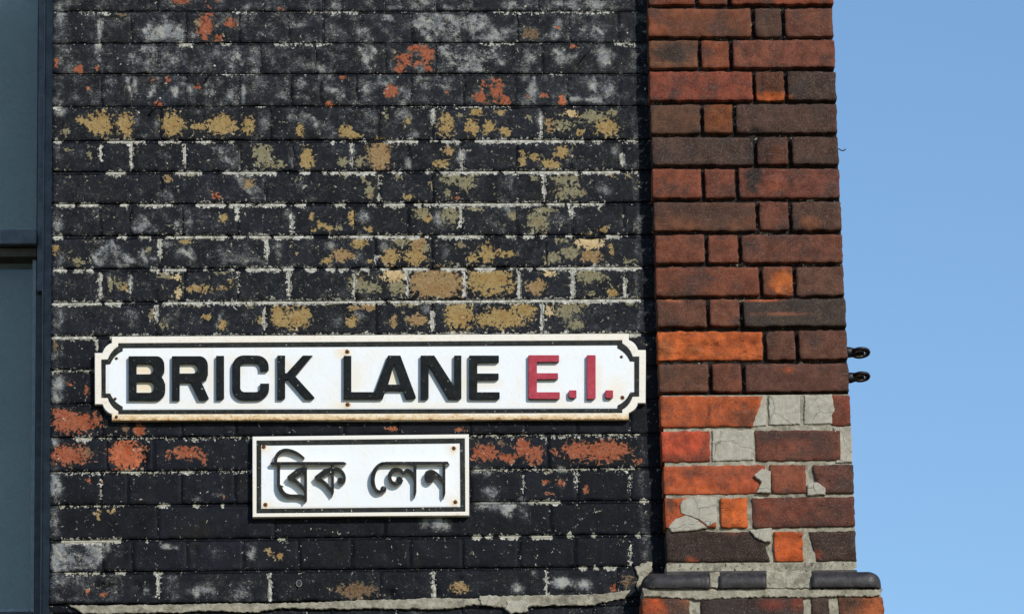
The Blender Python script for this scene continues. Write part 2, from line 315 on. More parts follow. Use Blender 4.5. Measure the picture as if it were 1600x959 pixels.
# ------------------------------------------------------------------ survey of wear: where paint has gone, by blobs (x y rx ry amount)
UC = dict(y=(0.36, 0.245, 0.090), o=(0.34, 0.083, 0.034), p=(0.62, 0.47, 0.25), g=(0.235, 0.215, 0.125), b=(0.16, 0.095, 0.05), r=(0.45, 0.11, 0.040), t=(0.32, 0.205, 0.09))
PEEL = """
y 127 188 8 7 1;y 157 193 20 17 1;y 197 195 11 18 .95;g 103 206 6 7 1;y 270 195 17 19 1;y 312 198 12 6 1;y 346 195 22 14 1;y 389 197 9 13 1;y 469 203 6 9 1;y 541 206 11 10 1;
y 556 212 9 4 1;g 603 180 5 6 .9;y 638 189 5 9 .9;y 697 195 12 18 .95;g 718 180 5 4 .9;y 745 175 14 5 1;y 779 176 11 4 .9;y 737 199 11 12 1;y 763 198 10 10 .95;y 790 206 9 8 .9;
g 826 184 7 4 .9;t 858 195 7 12 .85;g 881 195 14 10 .8;p 894 178 12 6 .9;y 905 207 9 5 .9;g 926 182 20 10 .9;y 947 199 18 14 1;g 956 176 10 6 .9;
g 106 234 7 4 1;g 139 241 5 4 .9;g 404 243 9 14 .95;g 412 243 12 20 .9;g 437 257 8 7 .9;y 480 247 10 17 1;g 537 253 10 7 .95;g 563 253 8 9 .9;t 592 243 17 22 1.05;t 701 238 8 9 .95;y 688 256 13 5 .95;
y 817 253 6 8 .95;y 834 245 9 5 .9;y 853 255 9 7 .9;y 877 238 12 10 1;y 866 257 8 7 1;y 815 238 5 5 .9;
t 263 279 6 7 .9;g 293 272 14 5 .9;t 389 287 9 7 .95;r 338 306 6 5 1;g 578 298 7 11 1;g 569 281 5 6 .9;g 539 272 10 4 .9;g 622 275 6 5 .9;y 639 308 7 4 .9;g 674 289 3 9 1;g 699 302 6 5 .9;g 711 279 11 8 .9;
g 703 277 16 8 .9;g 728 285 10 14 .95;g 743 272 14 4 .9;o 713 309 6 3 .9;g 837 279 7 5 .9;g 881 279 22 10 .88;g 892 300 22 9 .9;g 877 308 12 5 .95;y 956 272 8 4 .9;g 981 272 6 4 .9;
y 350 340 6 6 1;y 487 338 4 7 1;y 502 351 6 5 1;y 516 356 7 4 1;g 529 356 5 5 .95;y 491 360 4 4 1;y 550 340 6 12 .95;y 576 357 6 5 .9;g 658 333 13 9 .95;y 667 342 8 6 .9;g 703 335 12 17 .85;g 707 338 9 15 .9;g 801 338 6 8 1;g 839 346 16 18 .9;g 851 327 16 6 .9;y 943 359 7 5 1;g 741 325 16 4 .9;
y 86 391 5 7 .95;g 121 409 8 7 .95;g 109 397 4 4 .9;y 289 376 12 4 1;g 232 389 5 5 1;y 561 380 13 7 1;t 533 399 17 9 1;y 512 407 9 6 .95;g 626 376 15 6 .95;t 652 380 13 11 1;y 612 401 14 12 .95;y 650 401 16 14 1.05;y 465 396 3 3 1;g 667 389 6 8 .9;y 578 408 6 4 .9;
g 720 384 8 5 .9;y 762 395 13 14 .95;y 739 403 8 7 .95;y 794 397 14 5 .95;g 864 403 12 8 .95;p 922 378 20 11 1.1;g 892 395 16 10 .92;t 924 401 17 9 1;g 877 374 9 5 .9;y 955 390 3 10 1;g 981 408 11 4 .9;
g 172 444 4 10 .95;g 185 442 8 8 .9;y 195 450 7 6 .9;g 255 431 10 6 .9;p 276 434 8 5 1;p 278 457 5 8 1;y 312 451 20 5 .95;t 348 450 6 5 .9;y 361 442 3 6 .9;g 342 425 14 4 .9;
g 558 442 11 12 1;p 614 429 19 11 1.1;g 620 450 14 10 .95;g 580 450 16 8 .88;t 683 442 40 22 1.25;y 766 440 35 21 1.0;p 858 425 10 7 .95;t 839 448 14 12 1;g 922 431 24 11 1;y 958 457 9 7 .95;g 924 459 8 4 .9;
g 238 489 6 9 .9;g 255 508 8 7 .9;y 323 495 9 4 1;y 348 508 7 8 1;y 406 499 5 6 .9;g 389 474 14 5 .95;g 304 476 22 4 .9;y 433 491 9 17 1;y 465 495 20 17 1;y 444 503 14 8 1;g 408 500 5 7 .95;t 575 478 12 7 1;t 552 480 10 5 .95;y 550 503 9 8 1;
t 616 503 7 9 .9;t 652 499 14 9 1;y 709 493 13 20 1;g 514 474 14 4 .95;g 635 474 22 5 1;y 718 493 20 21 1.15;y 786 497 36 14 1.1;y 817 484 18 10 1;y 758 503 12 8 .95;p 858 484 6 11 1;g 888 484 20 13 .95;g 900 506 16 8 .85;g 911 474 8 6 .9;g 985 474 8 4 .9;
y 154 804 5 8 .95;y 174 798 7 5 .95;y 420 861 5 7 .95;y 437 869 6 7 1;b 558 922 31 12 1.05;o 161 928 9 5 .9;t 718 918 15 9 1;o 960 917 10 6 1;b 981 907 12 10 1;
o 282 2 14 6 1;o 342 1 7 3 1;o 325 9 3 8 .95;o 439 14 4 4 1;o 321 42 12 22 1;o 342 59 6 6 1;o 359 36 11 8 .95;o 327 23 10 5 .95;b 189 22 7 4 .95;g 308 36 6 8 .85;b 830 53 13 10 .95;r 871 43 5 4 .9;
o 87 98 5 10 1;o 125 108 8 7 1;o 116 110 5 3 1;o 151 108 5 4 1;o 631 93 14 11 1;o 667 85 11 13 1;o 648 76 16 7 .9;o 624 108 8 7 1;o 669 108 7 9 1;o 652 100 5 6 .95;o 896 71 6 5 .9;
r 138 138 4 3 1;o 262 124 5 6 .95;o 239 124 3 6 .9;o 310 135 6 6 .9;r 248 163 8 5 1;o 612 144 11 11 1;r 516 163 9 5 1;o 537 121 9 4 .9;o 697 144 4 5 .9;o 775 138 11 16 1;o 786 157 13 8 1;o 752 153 12 12 1;o 755 130 5 6 .9;o 824 151 5 4 1;o 849 149 7 4 1;r 879 157 6 9 1.1;
r 109 600 6 4 1;o 135 610 5 9 1;b 86 542 4 9 1;o 115 660 36 16 1.15;o 100 648 22 10 1;o 150 655 9 12 .95;o 217 671 10 10 1.05;b 195 671 6 8 .95;o 612 670 9 5 .9;o 720 671 9 4 .9;
o 110 711 32 15 1.1;b 136 707 10 8 .95;r 197 711 25 22 1.4;o 295 707 25 10 1.05;o 265 711 6 9 1;o 319 720 7 6 .95;o 760 708 25 12 1.05;o 817 697 12 16 1.1;o 835 710 14 14 1.1;o 794 716 12 8 1;b 783 691 8 4 .9;o 903 704 24 16 1.05;o 945 704 30 17 1.15;o 973 702 14 10 1;o 996 720 8 5 1;o 866 704 6 5 .95;
r 139 751 4 5 .95;r 160 752 3 4 .95;r 350 777 3 4 .9;o 853 752 6 5 1;o 875 755 8 5 1;o 916 765 5 8 1;o 860 770 10 3 .9;b 857 735 6 4 .95;r 137 924 4 4 1
"""
CHALK = """
92 20 13 30 .7;92 90 12 26 .6;98 142 16 22 .6;93 174 10 10 1.1;90 230 8 30 .7;93 300 10 22 .9;90 345 9 26 1.2;93 395 10 24 .85;91 446 11 22 .8;91 495 12 22 1.1;90 545 10 20 .9;90 605 11 28 1.0;86 690 8 9 1;86 755 11 28 1.0;86 815 10 26 1.0;88 885 10 14 .9;
994 200 7 26 .8;994 250 6 26 .7;993 292 7 22 1;997 346 7 26 1.1;996 395 7 22 .9;996 446 7 22 .9;999 495 6 22 .8;1003 700 6 26 .8;1004 750 7 22 1;1006 800 7 26 1;1010 850 8 26 1;958 10 8 30 .3;984 60 8 50 .35;984 130 8 40 .35;
529 11 24 8 .75;635 8 38 10 .8;881 8 26 10 .9;930 8 22 10 .9;807 8 26 9 .8;384 11 18 8 .7;227 11 12 7 .6;735 8 30 8 .5;100 5 14 12 .6;
257 42 18 17 1.05;157 42 3 22 .8;303 53 8 12 .7;223 57 5 14 .7;408 53 20 6 .8;469 38 16 5 .6;512 42 12 10 .6;567 49 15 15 .8;607 28 10 6 1.2;663 42 18 18 .9;694 32 22 14 .9;743 38 24 16 1.05;792 47 14 12 .75;871 47 12 20 .9;915 49 22 14 .8;817 25 8 5 .9;953 38 12 20 .55;
219 91 20 22 .8;276 96 22 20 .7;359 96 17 18 .75;389 93 14 18 .8;100 85 12 24 .7;393 98 14 14 .6;425 100 12 12 .6;499 108 14 8 .7;571 89 9 20 .75;563 81 12 8 .7;584 79 6 12 .7;616 81 8 12 .6;654 106 14 9 .8;707 85 16 18 .9;720 85 34 20 .85;775 96 22 17 .85;830 85 14 18 .75;873 85 16 17 .95;898 85 18 10 .8;947 91 18 18 .95;
212 138 5 14 .7;240 138 8 9 .8;274 144 6 12 1.15;295 142 4 11 1.1;327 144 10 14 .9;361 146 7 15 .95;380 144 4 16 .8;410 133 12 16 .6;442 152 16 12 .75;450 135 4 14 .8;471 131 14 12 .65;520 131 16 14 .75;535 144 12 10 .75;569 140 12 8 .7;595 127 10 8 .9;633 146 14 12 .8;667 129 26 12 .7;694 133 14 10 .65;703 127 14 9 .65;834 142 16 19 .8;926 133 7 11 .9;953 142 12 22 .95;915 156 26 3 .9;
214 191 8 16 .6;246 193 5 22 .9;223 212 10 5 .8;308 176 12 6 .8;414 191 13 20 .9;435 206 12 12 .75;459 182 18 10 .75;490 199 14 8 .75;529 184 34 14 .6;624 182 12 14 .8;643 209 11 8 .95;580 176 10 6 .7;677 180 6 14 1;711 180 10 10 .8;709 189 10 16 .8;845 195 7 22 1.15;990 193 6 20 .8;
346 245 15 15 .95;372 247 14 16 .9;261 245 10 4 .8;456 247 8 20 .8;516 234 16 10 .75;550 243 5 20 1;638 253 4 10 1.1;722 247 8 18 1;892 243 5 12 .9;960 236 8 10 .95;973 251 4 10 1.1;
259 304 17 10 1;325 296 14 10 .7;382 279 14 8 .85;393 283 10 8 .8;412 285 5 12 .8;471 289 26 12 .7;508 298 16 10 .7;792 289 12 16 .75;945 296 18 16 .65;
217 350 15 14 .75;236 360 12 6 .7;257 342 9 11 .9;295 342 9 22 .95;282 325 10 8 .85;276 352 5 8 1.1;336 352 14 12 .55;454 333 13 13 .9;456 348 5 18 1;473 327 12 5 .8;565 338 13 17 1.1;561 357 8 6 1;686 342 12 16 1;639 325 5 6 .9;775 348 16 16 .85;873 344 22 10 .85;905 338 8 8 .8;858 352 24 14 .6;
168 395 24 21 .9;191 401 14 9 .9;229 401 12 12 .8;261 382 10 8 .9;285 395 16 12 .85;363 397 32 20 .6;516 384 12 9 1.05;563 403 13 9 1.1;435 397 5 12 .9;431 384 10 8 .85;601 389 9 11 1;694 393 10 16 .75;811 393 4 10 .9;
180 429 16 10 .85;204 442 4 18 .9;219 442 14 18 .6;510 455 5 4 .9;
206 491 22 12 .65;272 501 18 16 .8;304 495 12 12 .55;563 491 10 14 1;529 503 16 12 .6;665 482 8 10 .9;900 498 20 12 .6;
754 736 18 9 .85;877 733 12 4 .9;771 768 18 8 1;764 787 24 9 1.25;796 793 16 10 1.2;817 793 10 14 1.1;796 804 7 6 1;682 818 22 12 1.05;
112 871 30 18 .95;168 852 18 9 1.05;185 864 9 8 .95;263 854 13 5 .95;393 860 9 12 1.15;338 864 14 10 .55;
112 913 38 16 .7;268 901 15 5 .9;229 920 6 8 .9;314 924 30 10 .75;372 922 24 12 .65;881 911 18 9 1.3;911 913 13 10 1.3;809 918 14 9 .8;834 894 7 6 .8;790 905 10 8 .6;340 772 10 5 .6;308 779 8 4 .8;600 870 8 4 .6
"""
def parse(t, coded):
    rows = []
    for s in t.replace('\n', '').split(';'):
        q = s.split()
        if q: rows.append((q[0], *map(float, q[1:])) if coded else tuple(map(float, q)))
    return rows
PEEL = parse(PEEL, True); CHALK = parse(CHALK, False)
# scratched outlines of old painted letters
for w_, m_, pts in ((3.2, 1.5, [(157, 60), (156, 45), (159, 34), (166, 27), (176, 29), (187, 33)]), (3.5, 1.4, [(153, 72), (153, 88), (158, 97)]), (3, 1.4, [(222, 60), (226, 48), (234, 34), (246, 26)]), (3, 1.2, [(274, 32), (281, 42), (284, 52)]),
                    (3, 1.4, [(284, 36), (284, 60)]), (3, 1.2, [(210, 65), (240, 63)]), (3.5, 1.5, [(563, 76), (570, 92), (579, 112)]), (3.2, 1.3, [(590, 72), (586, 80), (582, 92)]), (5, 1.3, [(647, 36), (660, 50), (676, 63)]), (5, 1.2, [(686, 52), (694, 32), (706, 26), (722, 28)]),
                    (5, 1.2, [(688, 76), (700, 90), (716, 104)]), (3, 1.5, [(834, 120), (834, 160)]), (3, 1.2, [(929, 120), (929, 142)]), (3, 1.3, [(892, 155), (944, 158)]), (3, 1.3, [(213, 126), (207, 152)]), (3, 1.1, [(198, 124), (203, 140), (205, 155)]), (3.5, 1.2, [(364, 130), (356, 145), (354, 162)]),
                    (3, 1.3, [(379, 130), (382, 162)]), (4, 1.2, [(325, 130), (320, 160)]), (4, 1.2, [(244, 122), (240, 142), (233, 150)]), (4, 1.2, [(344, 236), (356, 250), (366, 264)]), (4, 1.0, [(148, 402), (162, 386), (176, 374)]), (3, 1.4, [(227, 386), (222, 398), (230, 408), (243, 404)]),
                    (3, 1.3, [(284, 386), (296, 400), (310, 416)]), (3, 1.5, [(338, 510), (346, 490), (350, 486)]), (3, 1.4, [(371, 86), (378, 99), (390, 97)]), (4, 1.1, [(508, 138), (528, 142), (546, 160)]), (3.5, 1.2, [(596, 122), (606, 134)]), (3.5, 1.1, [(492, 196), (500, 210)]),
                    (4, 1.2, [(776, 72), (760, 84), (752, 96)]), (4, 1.1, [(758, 96), (790, 100)]), (3, 1.3, [(904, 58), (912, 47), (930, 44), (940, 52), (938, 64)]), (3, 1.2, [(100, 866), (122, 858), (140, 850)]), (3, 1.2, [(255, 854), (275, 856)])):
    for (xa, ya), (xb, yb) in zip(pts, pts[1:]):
        n_ = max(1, int(math.hypot(xb-xa, yb-ya)/3)); m_ = min(m_, 1.2)*0.9; w_ *= 0.92
        for t_ in range(n_+1): CHALK.append((xa+(xb-xa)*t_/n_, ya+(yb-ya)*t_/n_, w_, w_, m_))
CHALK = [(x, y, rx, ry, a*(0.72 if (170 < y < 520 and rx > 4 and x < 980) else (0.7 if x >= 980 else 1.0))) for x, y, rx, ry, a in CHALK]
PA = np.array([p[1:] for p in PEEL]); PC = np.array([UC[p[0]] for p in PEEL]); CA = np.array(CHALK)
def field(A, x, y):
    d = np.sqrt(((x[:, None]-A[:, 0])/A[:, 2])**2+((y[:, None]-A[:, 1])/A[:, 3])**2)
    return np.clip(1.3-0.8*d, 0, 1)*A[:, 4]
def near(A, x, y, C=None):
    k = (A[:, 0] > x.min()-2*A[:, 2]-2) & (A[:, 0] < x.max()+2*A[:, 2]+2) & (A[:, 1] > y.min()-2*A[:, 3]-2) & (A[:, 1] < y.max()+2*A[:, 3]+2)
    return A[k], (C[k] if C is not None else None)
def peel_field(x, y):
    A, C = near(PA, x, y, PC); v = field(A, x, y) if len(A) else np.zeros((len(x), 1)); C = C if len(A) else PC[:1]
    band = np.clip(np.minimum(y-168, 545-y)/12, 0, 1)
    w = v**3; w0 = 0.003
    col = ((w[:, :, None]*C[None]).sum(1)+w0*np.array(UC['g']))/(w.sum(1)+w0)[:, None]
    return np.maximum(v.max(1), 0.02)+0.11*band, col
# faded areas left by painted-over letters: (amount, outline)
GHOST = [(.85, [(645, 32), (660, 20), (720, 20), (722, 67), (678, 67)]), (.85, [(686, 70), (735, 70), (762, 114), (718, 114)]), (.62, [(204, 70), (290, 70), (305, 114), (204, 114)]), (.75, [(228, 44), (245, 23), (272, 24), (287, 58), (228, 66)]),
         (.8, [(735, 24), (760, 24), (792, 66), (737, 66)]), (.7, [(492, 116), (520, 116), (575, 166), (533, 166)]), (.62, [(588, 116), (606, 116), (642, 166), (616, 166)]), (.6, [(436, 168), (470, 168), (545, 218), (500, 218)]), (.5, [(500, 168), (590, 168), (590, 206), (515, 206)]),
         (.7, [(326, 228), (352, 226), (424, 314), (396, 318)]), (.7, [(203, 346), (222, 332), (252, 364), (203, 364)]), (.85, [(138, 402), (172, 372), (214, 408), (190, 420), (148, 414)]), (.6, [(274, 370), (290, 370), (322, 420), (300, 420)]), (.5, [(330, 374), (424, 370), (424, 414), (350, 414)]),
         (.45, [(430, 20), (505, 20), (505, 66), (380, 66), (380, 50)]), (.5, [(300, 70), (404, 70), (404, 114), (330, 114)]), (.6, [(620, 168), (640, 168), (656, 216), (640, 216)]), (.5, [(846, 70), (966, 70), (960, 114), (850, 114)]), (.45, [(642, 116), (724, 116), (722, 166), (650, 166)]),
         (.7, [(600, -10), (720, -10), (720, 16), (600, 16)]), (.5, [(842, -10), (950, -10), (950, 16), (842, 16)]), (.55, [(774, 318), (800, 318), (790, 368), (770, 368)]), (.5, [(776, 268), (806, 268), (800, 318), (780, 318)]), (.85, [(82, 846), (182, 842), (150, 892), (82, 892)]), (.5, [(82, 896), (210, 896), (190, 940), (82, 940)]), (.45, [(250, 910), (420, 905), (420, 940), (250, 940)])]
def ghost(x, y):
    v = np.zeros(len(x))
    for a, pl in GHOST:
        p = np.array(pl, float)
        if p[:, 0].max() < x.min()-5 or p[:, 0].min() > x.max()+5 or p[:, 1].max() < y.min()-5 or p[:, 1].min() > y.max()+5: continue
        ins = np.zeros(len(x), bool); dist = np.full(len(x), 1e9); q = np.roll(p, -1, 0)
        for (ax, ay), (bx, by) in zip(p, q):
            c = ((ay > y) != (by > y)) & (x < (bx-ax)*(y-ay)/(by-ay+1e-9)+ax); ins ^= c
            t = np.clip(((x-ax)*(bx-ax)+(y-ay)*(by-ay))/((bx-ax)**2+(by-ay)**2), 0, 1)
            dist = np.minimum(dist, np.hypot(x-ax-t*(bx-ax), y-ay-t*(by-ay)))
        sd = np.where(ins, dist, -dist)
        v = np.maximum(v, a*np.clip(sd/4+0.5, 0, 1)*(1-0.35*np.clip(sd/30, 0, 1)))
    return v
def chalk_field(x, y):
    A, _ = near(CA, x, y); v = field(A, x, y).max(1) if len(A) else np.zeros(len(x))
    base = 0.08+0.34*np.clip((172-y)/10, 0, 1)+0.17*np.clip(np.minimum(y-160, 545-y)/12, 0, 1)+0.12*np.clip((y-880)/20, 0, 1)
    return np.maximum(np.maximum(v, base), ghost(x, y))

# bare lime joints (joint, x0, x1, amount) and perpends (x, y, half height, amount)
BARE = """4 170 229 1;4 246 282 .9;4 310 336 1;4 355 366 .9;4 516 524 1;4 533 541 1;4 563 573 .9;4 604 629 1;4 629 654 1.1;4 671 684 1;4 697 718 1.1;4 690 718 1;4 742 832 1.25;4 832 913 1.1;4 924 940 .9;4 84 96 1;4 975 998 .8;
5 166 197 1.1;5 274 316 1;5 348 410 1;5 380 433 1.1;5 467 486 1.1;5 503 510 1;5 516 531 1.1;5 533 588 1.1;5 612 629 1;5 665 674 1.1;5 686 720 1.1;5 690 779 1.1;5 786 805 1;5 809 902 1.2;5 909 970 1.1;5 985 998 .9;
6 87 117 1;6 123 153 1.2;6 187 200 1.1;6 219 270 1;6 306 353 1.3;6 357 382 1.1;6 390 395 1.1;6 404 410 1;6 380 395 1;6 403 446 1.2;6 461 478 1.1;6 522 539 1.2;6 573 588 .9;6 599 632 1.3;6 646 658 1.2;6 663 720 1.1;6 690 847 1.15;6 854 883 1.2;6 885 945 1.1;
7 83 100 1.1;7 183 197 1.1;7 217 234 .9;7 259 355 1.1;7 363 384 .9;7 389 423 1.25;7 427 490 1.1;7 512 544 .8;7 546 584 1;7 588 656 1.1;7 663 671 1.1;7 686 754 1.2;7 792 807 1.2;7 817 834 1.2;7 845 853 1;7 883 894 1;7 945 970 1.1;
8 83 104 1.1;8 115 132 1.1;8 136 146 1.3;8 234 251 1.1;8 255 291 1.1;8 318 323 1;8 359 367 1.1;8 384 437 1.2;8 442 459 1.2;8 476 495 1.1;8 510 524 1.3;8 527 546 1;8 565 578 1.1;8 593 606 1.1;8 629 669 1.2;8 690 728 1.2;8 743 775 1.3;8 792 835 .7;8 839 915 1;8 915 1002 1.3;
9 83 159 1.2;9 166 192 1.3;9 255 316 1.1;9 318 361 1.1;9 361 600 1.25;9 609 720 1.2;9 690 1002 1.2;10 83 150 1.1;10 172 410 1.2;10 380 720 1.2;10 690 1002 1.1;10 172 1000 .6;
11 83 150 .6;13 117 145 1.2;13 150 400 .45;13 735 1000 .5;14 90 410 .5;14 735 1000 .55;14 190 225 .9;14 280 300 .8;15 90 200 .5;15 245 264 1;15 826 877 1.1;15 1000 1013 1.3;15 303 312 1;15 345 352 1;
16 95 191 1.2;16 737 752 1.3;16 759 769 1.3;16 781 812 1.3;16 830 864 1.3;16 885 895 1.3;16 925 932 1.2;16 994 1001 1.3;16 228 232 1.2;16 434 446 .9;17 100 155 .7;17 178 197 .8;17 905 915 1.3;17 928 934 1.3;17 943 964 1.1;17 240 254 .9;
1 278 302 1.1;1 150 158 1;1 345 362 .9;1 427 520 .75;1 750 810 .7;1 960 995 .8;2 330 400 .4;2 860 880 .6;3 83 98 1;3 400 410 .6;0 120 180 .5;0 360 400 .5;0 480 560 .6;0 770 960 .6;3 735 800 .5;3 640 740 .5"""
BARE = [(int(q[0]), float(q[1]), float(q[2]), float(q[3])) for q in (s.split() for s in BARE.replace('\n', '').split(';')) if q]
PB = [(205, 242, 22, 1.2), (289, 242, 18, 1.1), (157, 238, 14, 1), (371, 330, 16, 1.3), (456, 348, 16, .9), (417, 391, 18, 1.3), (250, 385, 18, 1.2), (452, 443, 22, 1.3), (157, 445, 20, 1.1), (203, 445, 18, 1), (811, 446, 22, 1.3), (895, 445, 24, 1.3), (977, 452, 18, 1.3),
      (726, 443, 22, 1.1), (637, 443, 22, 1.2), (847, 497, 24, 1.3), (676, 503, 16, 1.2), (413, 498, 14, 1.1), (244, 488, 18, 1.2), (850, 289, 22, 1.2), (722, 250, 18, 1), (720, 328, 16, 1.2), (894, 328, 12, 1.3), (554, 442, 20, 1.2), (720, 350, 6, 1.3), (845, 195, 20, .9), (677, 180, 14, 1), (372, 440, 20, .6), (550, 243, 20, .9), (973, 250, 10, 1.2),
      (422, 915, 24, 1.1), (247, 915, 22, .9), (678, 915, 22, 1), (854, 915, 24, 1), (985, 868, 18, .9), (901, 745, 18, .8), (985, 752, 14, .8), (818, 755, 14, .7), (157, 765, 16, .6), (592, 285, 10, .8), (592, 310, 5, 1.2), (587, 405, 6, 1.3), (152, 535, 10, 1.2)]
# ------------------------------------------------------------------ brick courses of the painted wall
WL = [17.5, 67.5, 115, 166, 219, 267.5, 317.5, 367.5, 419, 471, 524, 576, 629, 682, 735, 787.5, 842, 892, 942]
WR = [17.5, 66, 115, 165, 217.5, 266, 316, 366, 416, 466, 520, None, None, None, 730, 781, 834, 884, 932]
ZL = [P(180, a)[1] for a in WL]; ZR = [P(950, b)[1] if b else None for b in WR]
ZR = [b if b is not None else a+0.001 for a, b in zip(ZL, ZR)]
H = 0.073
XA, XB = P(180, 480)[0], P(950, 480)[0]
def zline(i, X):
    if i < 0: return zline(0, X)-i*H
    if i > 18: return zline(18, X)-(i-18)*H
    return ZL[i]+(ZR[i]-ZL[i])*(X-XA)/(XB-XA)
GAP = lambda i: 0.0044 if i < 4 else (0.0074 if i < 12 else (0.0060 if i < 18 else 0.0175))
PERP = {
 -2: [157, 205, 291, 374, 457, 540, 624, 728, 809, 890, 966], -1: [244, 411, 575, 681, 847],
 0: [244, 411, 505, 600, 680, 842], 1: [157, 205, 291, 374, 451, 505, 563, 643, 728, 809, 890, 966], 2: [244, 408, 493, 603, 681, 847],
 3: [159, 205, 291, 374, 455, 501, 558, 642, 725, 805, 888, 968], 4: [251, 423, 592, 677, 847], 5: [157, 205, 289, 374, 459, 550, 637, 722, 807, 891, 973],
 6: [252, 414, 592, 676, 850], 7: [157, 204, 286, 371, 456, 554, 637, 720, 807, 894, 975], 8: [250, 417, 587, 675, 854],
 9: [156, 203, 289, 372, 452, 554, 638, 726, 811, 895, 977], 10: [244, 413, 588, 676, 847], 11: [152, 204, 288, 372, 455, 553, 638, 727, 812, 898, 979],
 12: [245, 412, 588, 678, 852], 13: [160, 205, 285, 368, 452, 537, 622, 735, 821, 901, 984], 14: [168, 240, 405, 570, 690, 856],
 15: [157, 200, 284, 367, 450, 535, 620, 735, 818, 902, 985], 16: [247, 429, 601, 693, 860], 17: [161, 207, 293, 380, 467, 550, 641, 723, 811, 898, 985],
 18: [248, 421, 595, 678, 854, 966], 19: [170, 268, 390, 520, 620, 725, 830, 930], 20: [157, 205, 291, 374, 457, 540, 624, 728, 809, 890, 966]}
ROWS = range(-2, 21)
X_LEFT, X_END = 0.0, 1.30
def perps(i):
    yc = 17.5+49.5*(i-0.5) if i < 1 else (WL[i-1]+(WL[i] if i < 19 else WL[18]+52))/2 if i <= 18 else 942+52*(i-18.5)
    return [X_LEFT]+[P(x, yc)[0] for x in PERP[i]]+[X_END]

wall = thing('brick_wall', 'black painted brick wall with peeling yellow and orange patches behind the street signs', 'wall')
pier = thing('brick_pier', 'sooty red brick corner pier standing in front of blue sky', 'pier')

def grid_brick(name, q, yf, depth, mat, parent, fields, rim=0.0022, jit=0.0012, cell=0.0085, bulge=0.0008, label=None, yfun=None, seed=0.0, cuts=None):
    """one brick: a gridded face with worn arrises, its four sides and a back. q = TL, TR, BR, BL as (X, Z)"""
    TL, TR, BR, BL = [np.array(p, float) for p in q]
    w = abs(TR[0]-TL[0]); h = abs(TL[1]-BL[1])
    def ts(L):
        n = max(2, int(round((L-2*rim)/cell))); e = rim/L
        return np.concatenate([[0], np.linspace(e, 1-e, n+1), [1]])
    us, vs = ts(w), ts(h); nu, nv = len(us), len(vs)
    verts, idx = [], np.zeros((nv, nu), int)
    for b, v in enumerate(vs):
        for a, u in enumerate(us):
            p = (TL*(1-u)+TR*u)*(1-v)+(BL*(1-u)+BR*u)*v
            edge = a in (0, nu-1) or b in (0, nv-1); corner = a in (0, nu-1) and b in (0, nv-1)
            x, z = p; s = seed
            jx = nz(x*90+s, z*90, 3.1)*jit; jz = nz(x*90+s, z*90, 9.7)*jit
            y = yf+nz(x*34, z*34, 1.7+s)*bulge+nz(x*110, z*110, 5.2+s)*bulge*0.5
            if edge:
                x += jx*1.5+(0.5-u)*0.0; z += jz*1.5; y += rim*0.8+abs(nz(x*120, z*120, 2.2))*0.0010
                if corner: x += (0.0025 if a == 0 else -0.0025); z += (-0.0018 if b == 0 else 0.0018); y += 0.001
            if yfun: y += yfun(x, z, edge)
            idx[b, a] = len(verts); verts.append((x, y, z))
    faces = [(idx[b, a], idx[b+1, a], idx[b+1, a+1], idx[b, a+1]) for b in range(nv-1) for a in range(nu-1)]
    ring = [idx[0, a] for a in range(nu)]+[idx[b, nu-1] for b in range(1, nv)]+[idx[nv-1, a] for a in range(nu-2, -1, -1)]+[idx[b, 0] for b in range(nv-2, 0, -1)]
    back = []
    for r in ring: back.append(len(verts)); verts.append((verts[r][0], yf+depth, verts[r][2]))
    n = len(ring)
    for k in range(n): faces.append((ring[k], ring[(k+1) % n], back[(k+1) % n], back[k]))
    faces.append(tuple(back[::-1]))
    me = mesh(name, verts, [tuple(int(t) for t in f) for f in faces], True)
    V = np.array(verts); fields(me, V)
    return link(name, me, mat, parent, label)

def lime_field(x, y):
    v = np.zeros(len(x)); x0, x1, y0, y1 = x.min(), x.max(), y.min(), y.max()
    for l, a, b, m in BARE:
        wl = WL[l]; wr = WR[l] if WR[l] is not None else wl-2
        if b < x0-8 or a > x1+8 or abs((wl+wr)/2-(y0+y1)/2) > 45: continue
        yl = wl+(wr-wl)*(x-180)/770+3.0
        v = np.maximum(v, m*np.clip(np.minimum(x-a, b-x)/4+0.5, 0, 1)*np.clip(1.3-np.abs(y-yl)/4.6, 0, 1))
    for bx, by, ry, m in PB:
        if x0-9 < bx < x1+9 and y0-ry-9 < by < y1+ry+9:
            v = np.maximum(v, m*np.clip(1.2-np.abs(x-bx)/3.7, 0, 1)*np.clip((ry-np.abs(y-by))/6+.6, 0, 1))
    return v
def wall_fields(tone):
    def f(me, V):
        px, py = TOPX(V[:, 0], V[:, 1], V[:, 2])
        pe, uc = peel_field(px, py); fattr(me, 'peel', pe); cattr(me, 'under', uc)
        fattr(me, 'chalk', chalk_field(px, py)); fattr(me, 'tone', np.full(len(V), tone)); fattr(me, 'lime', lime_field(px, py))
    return f
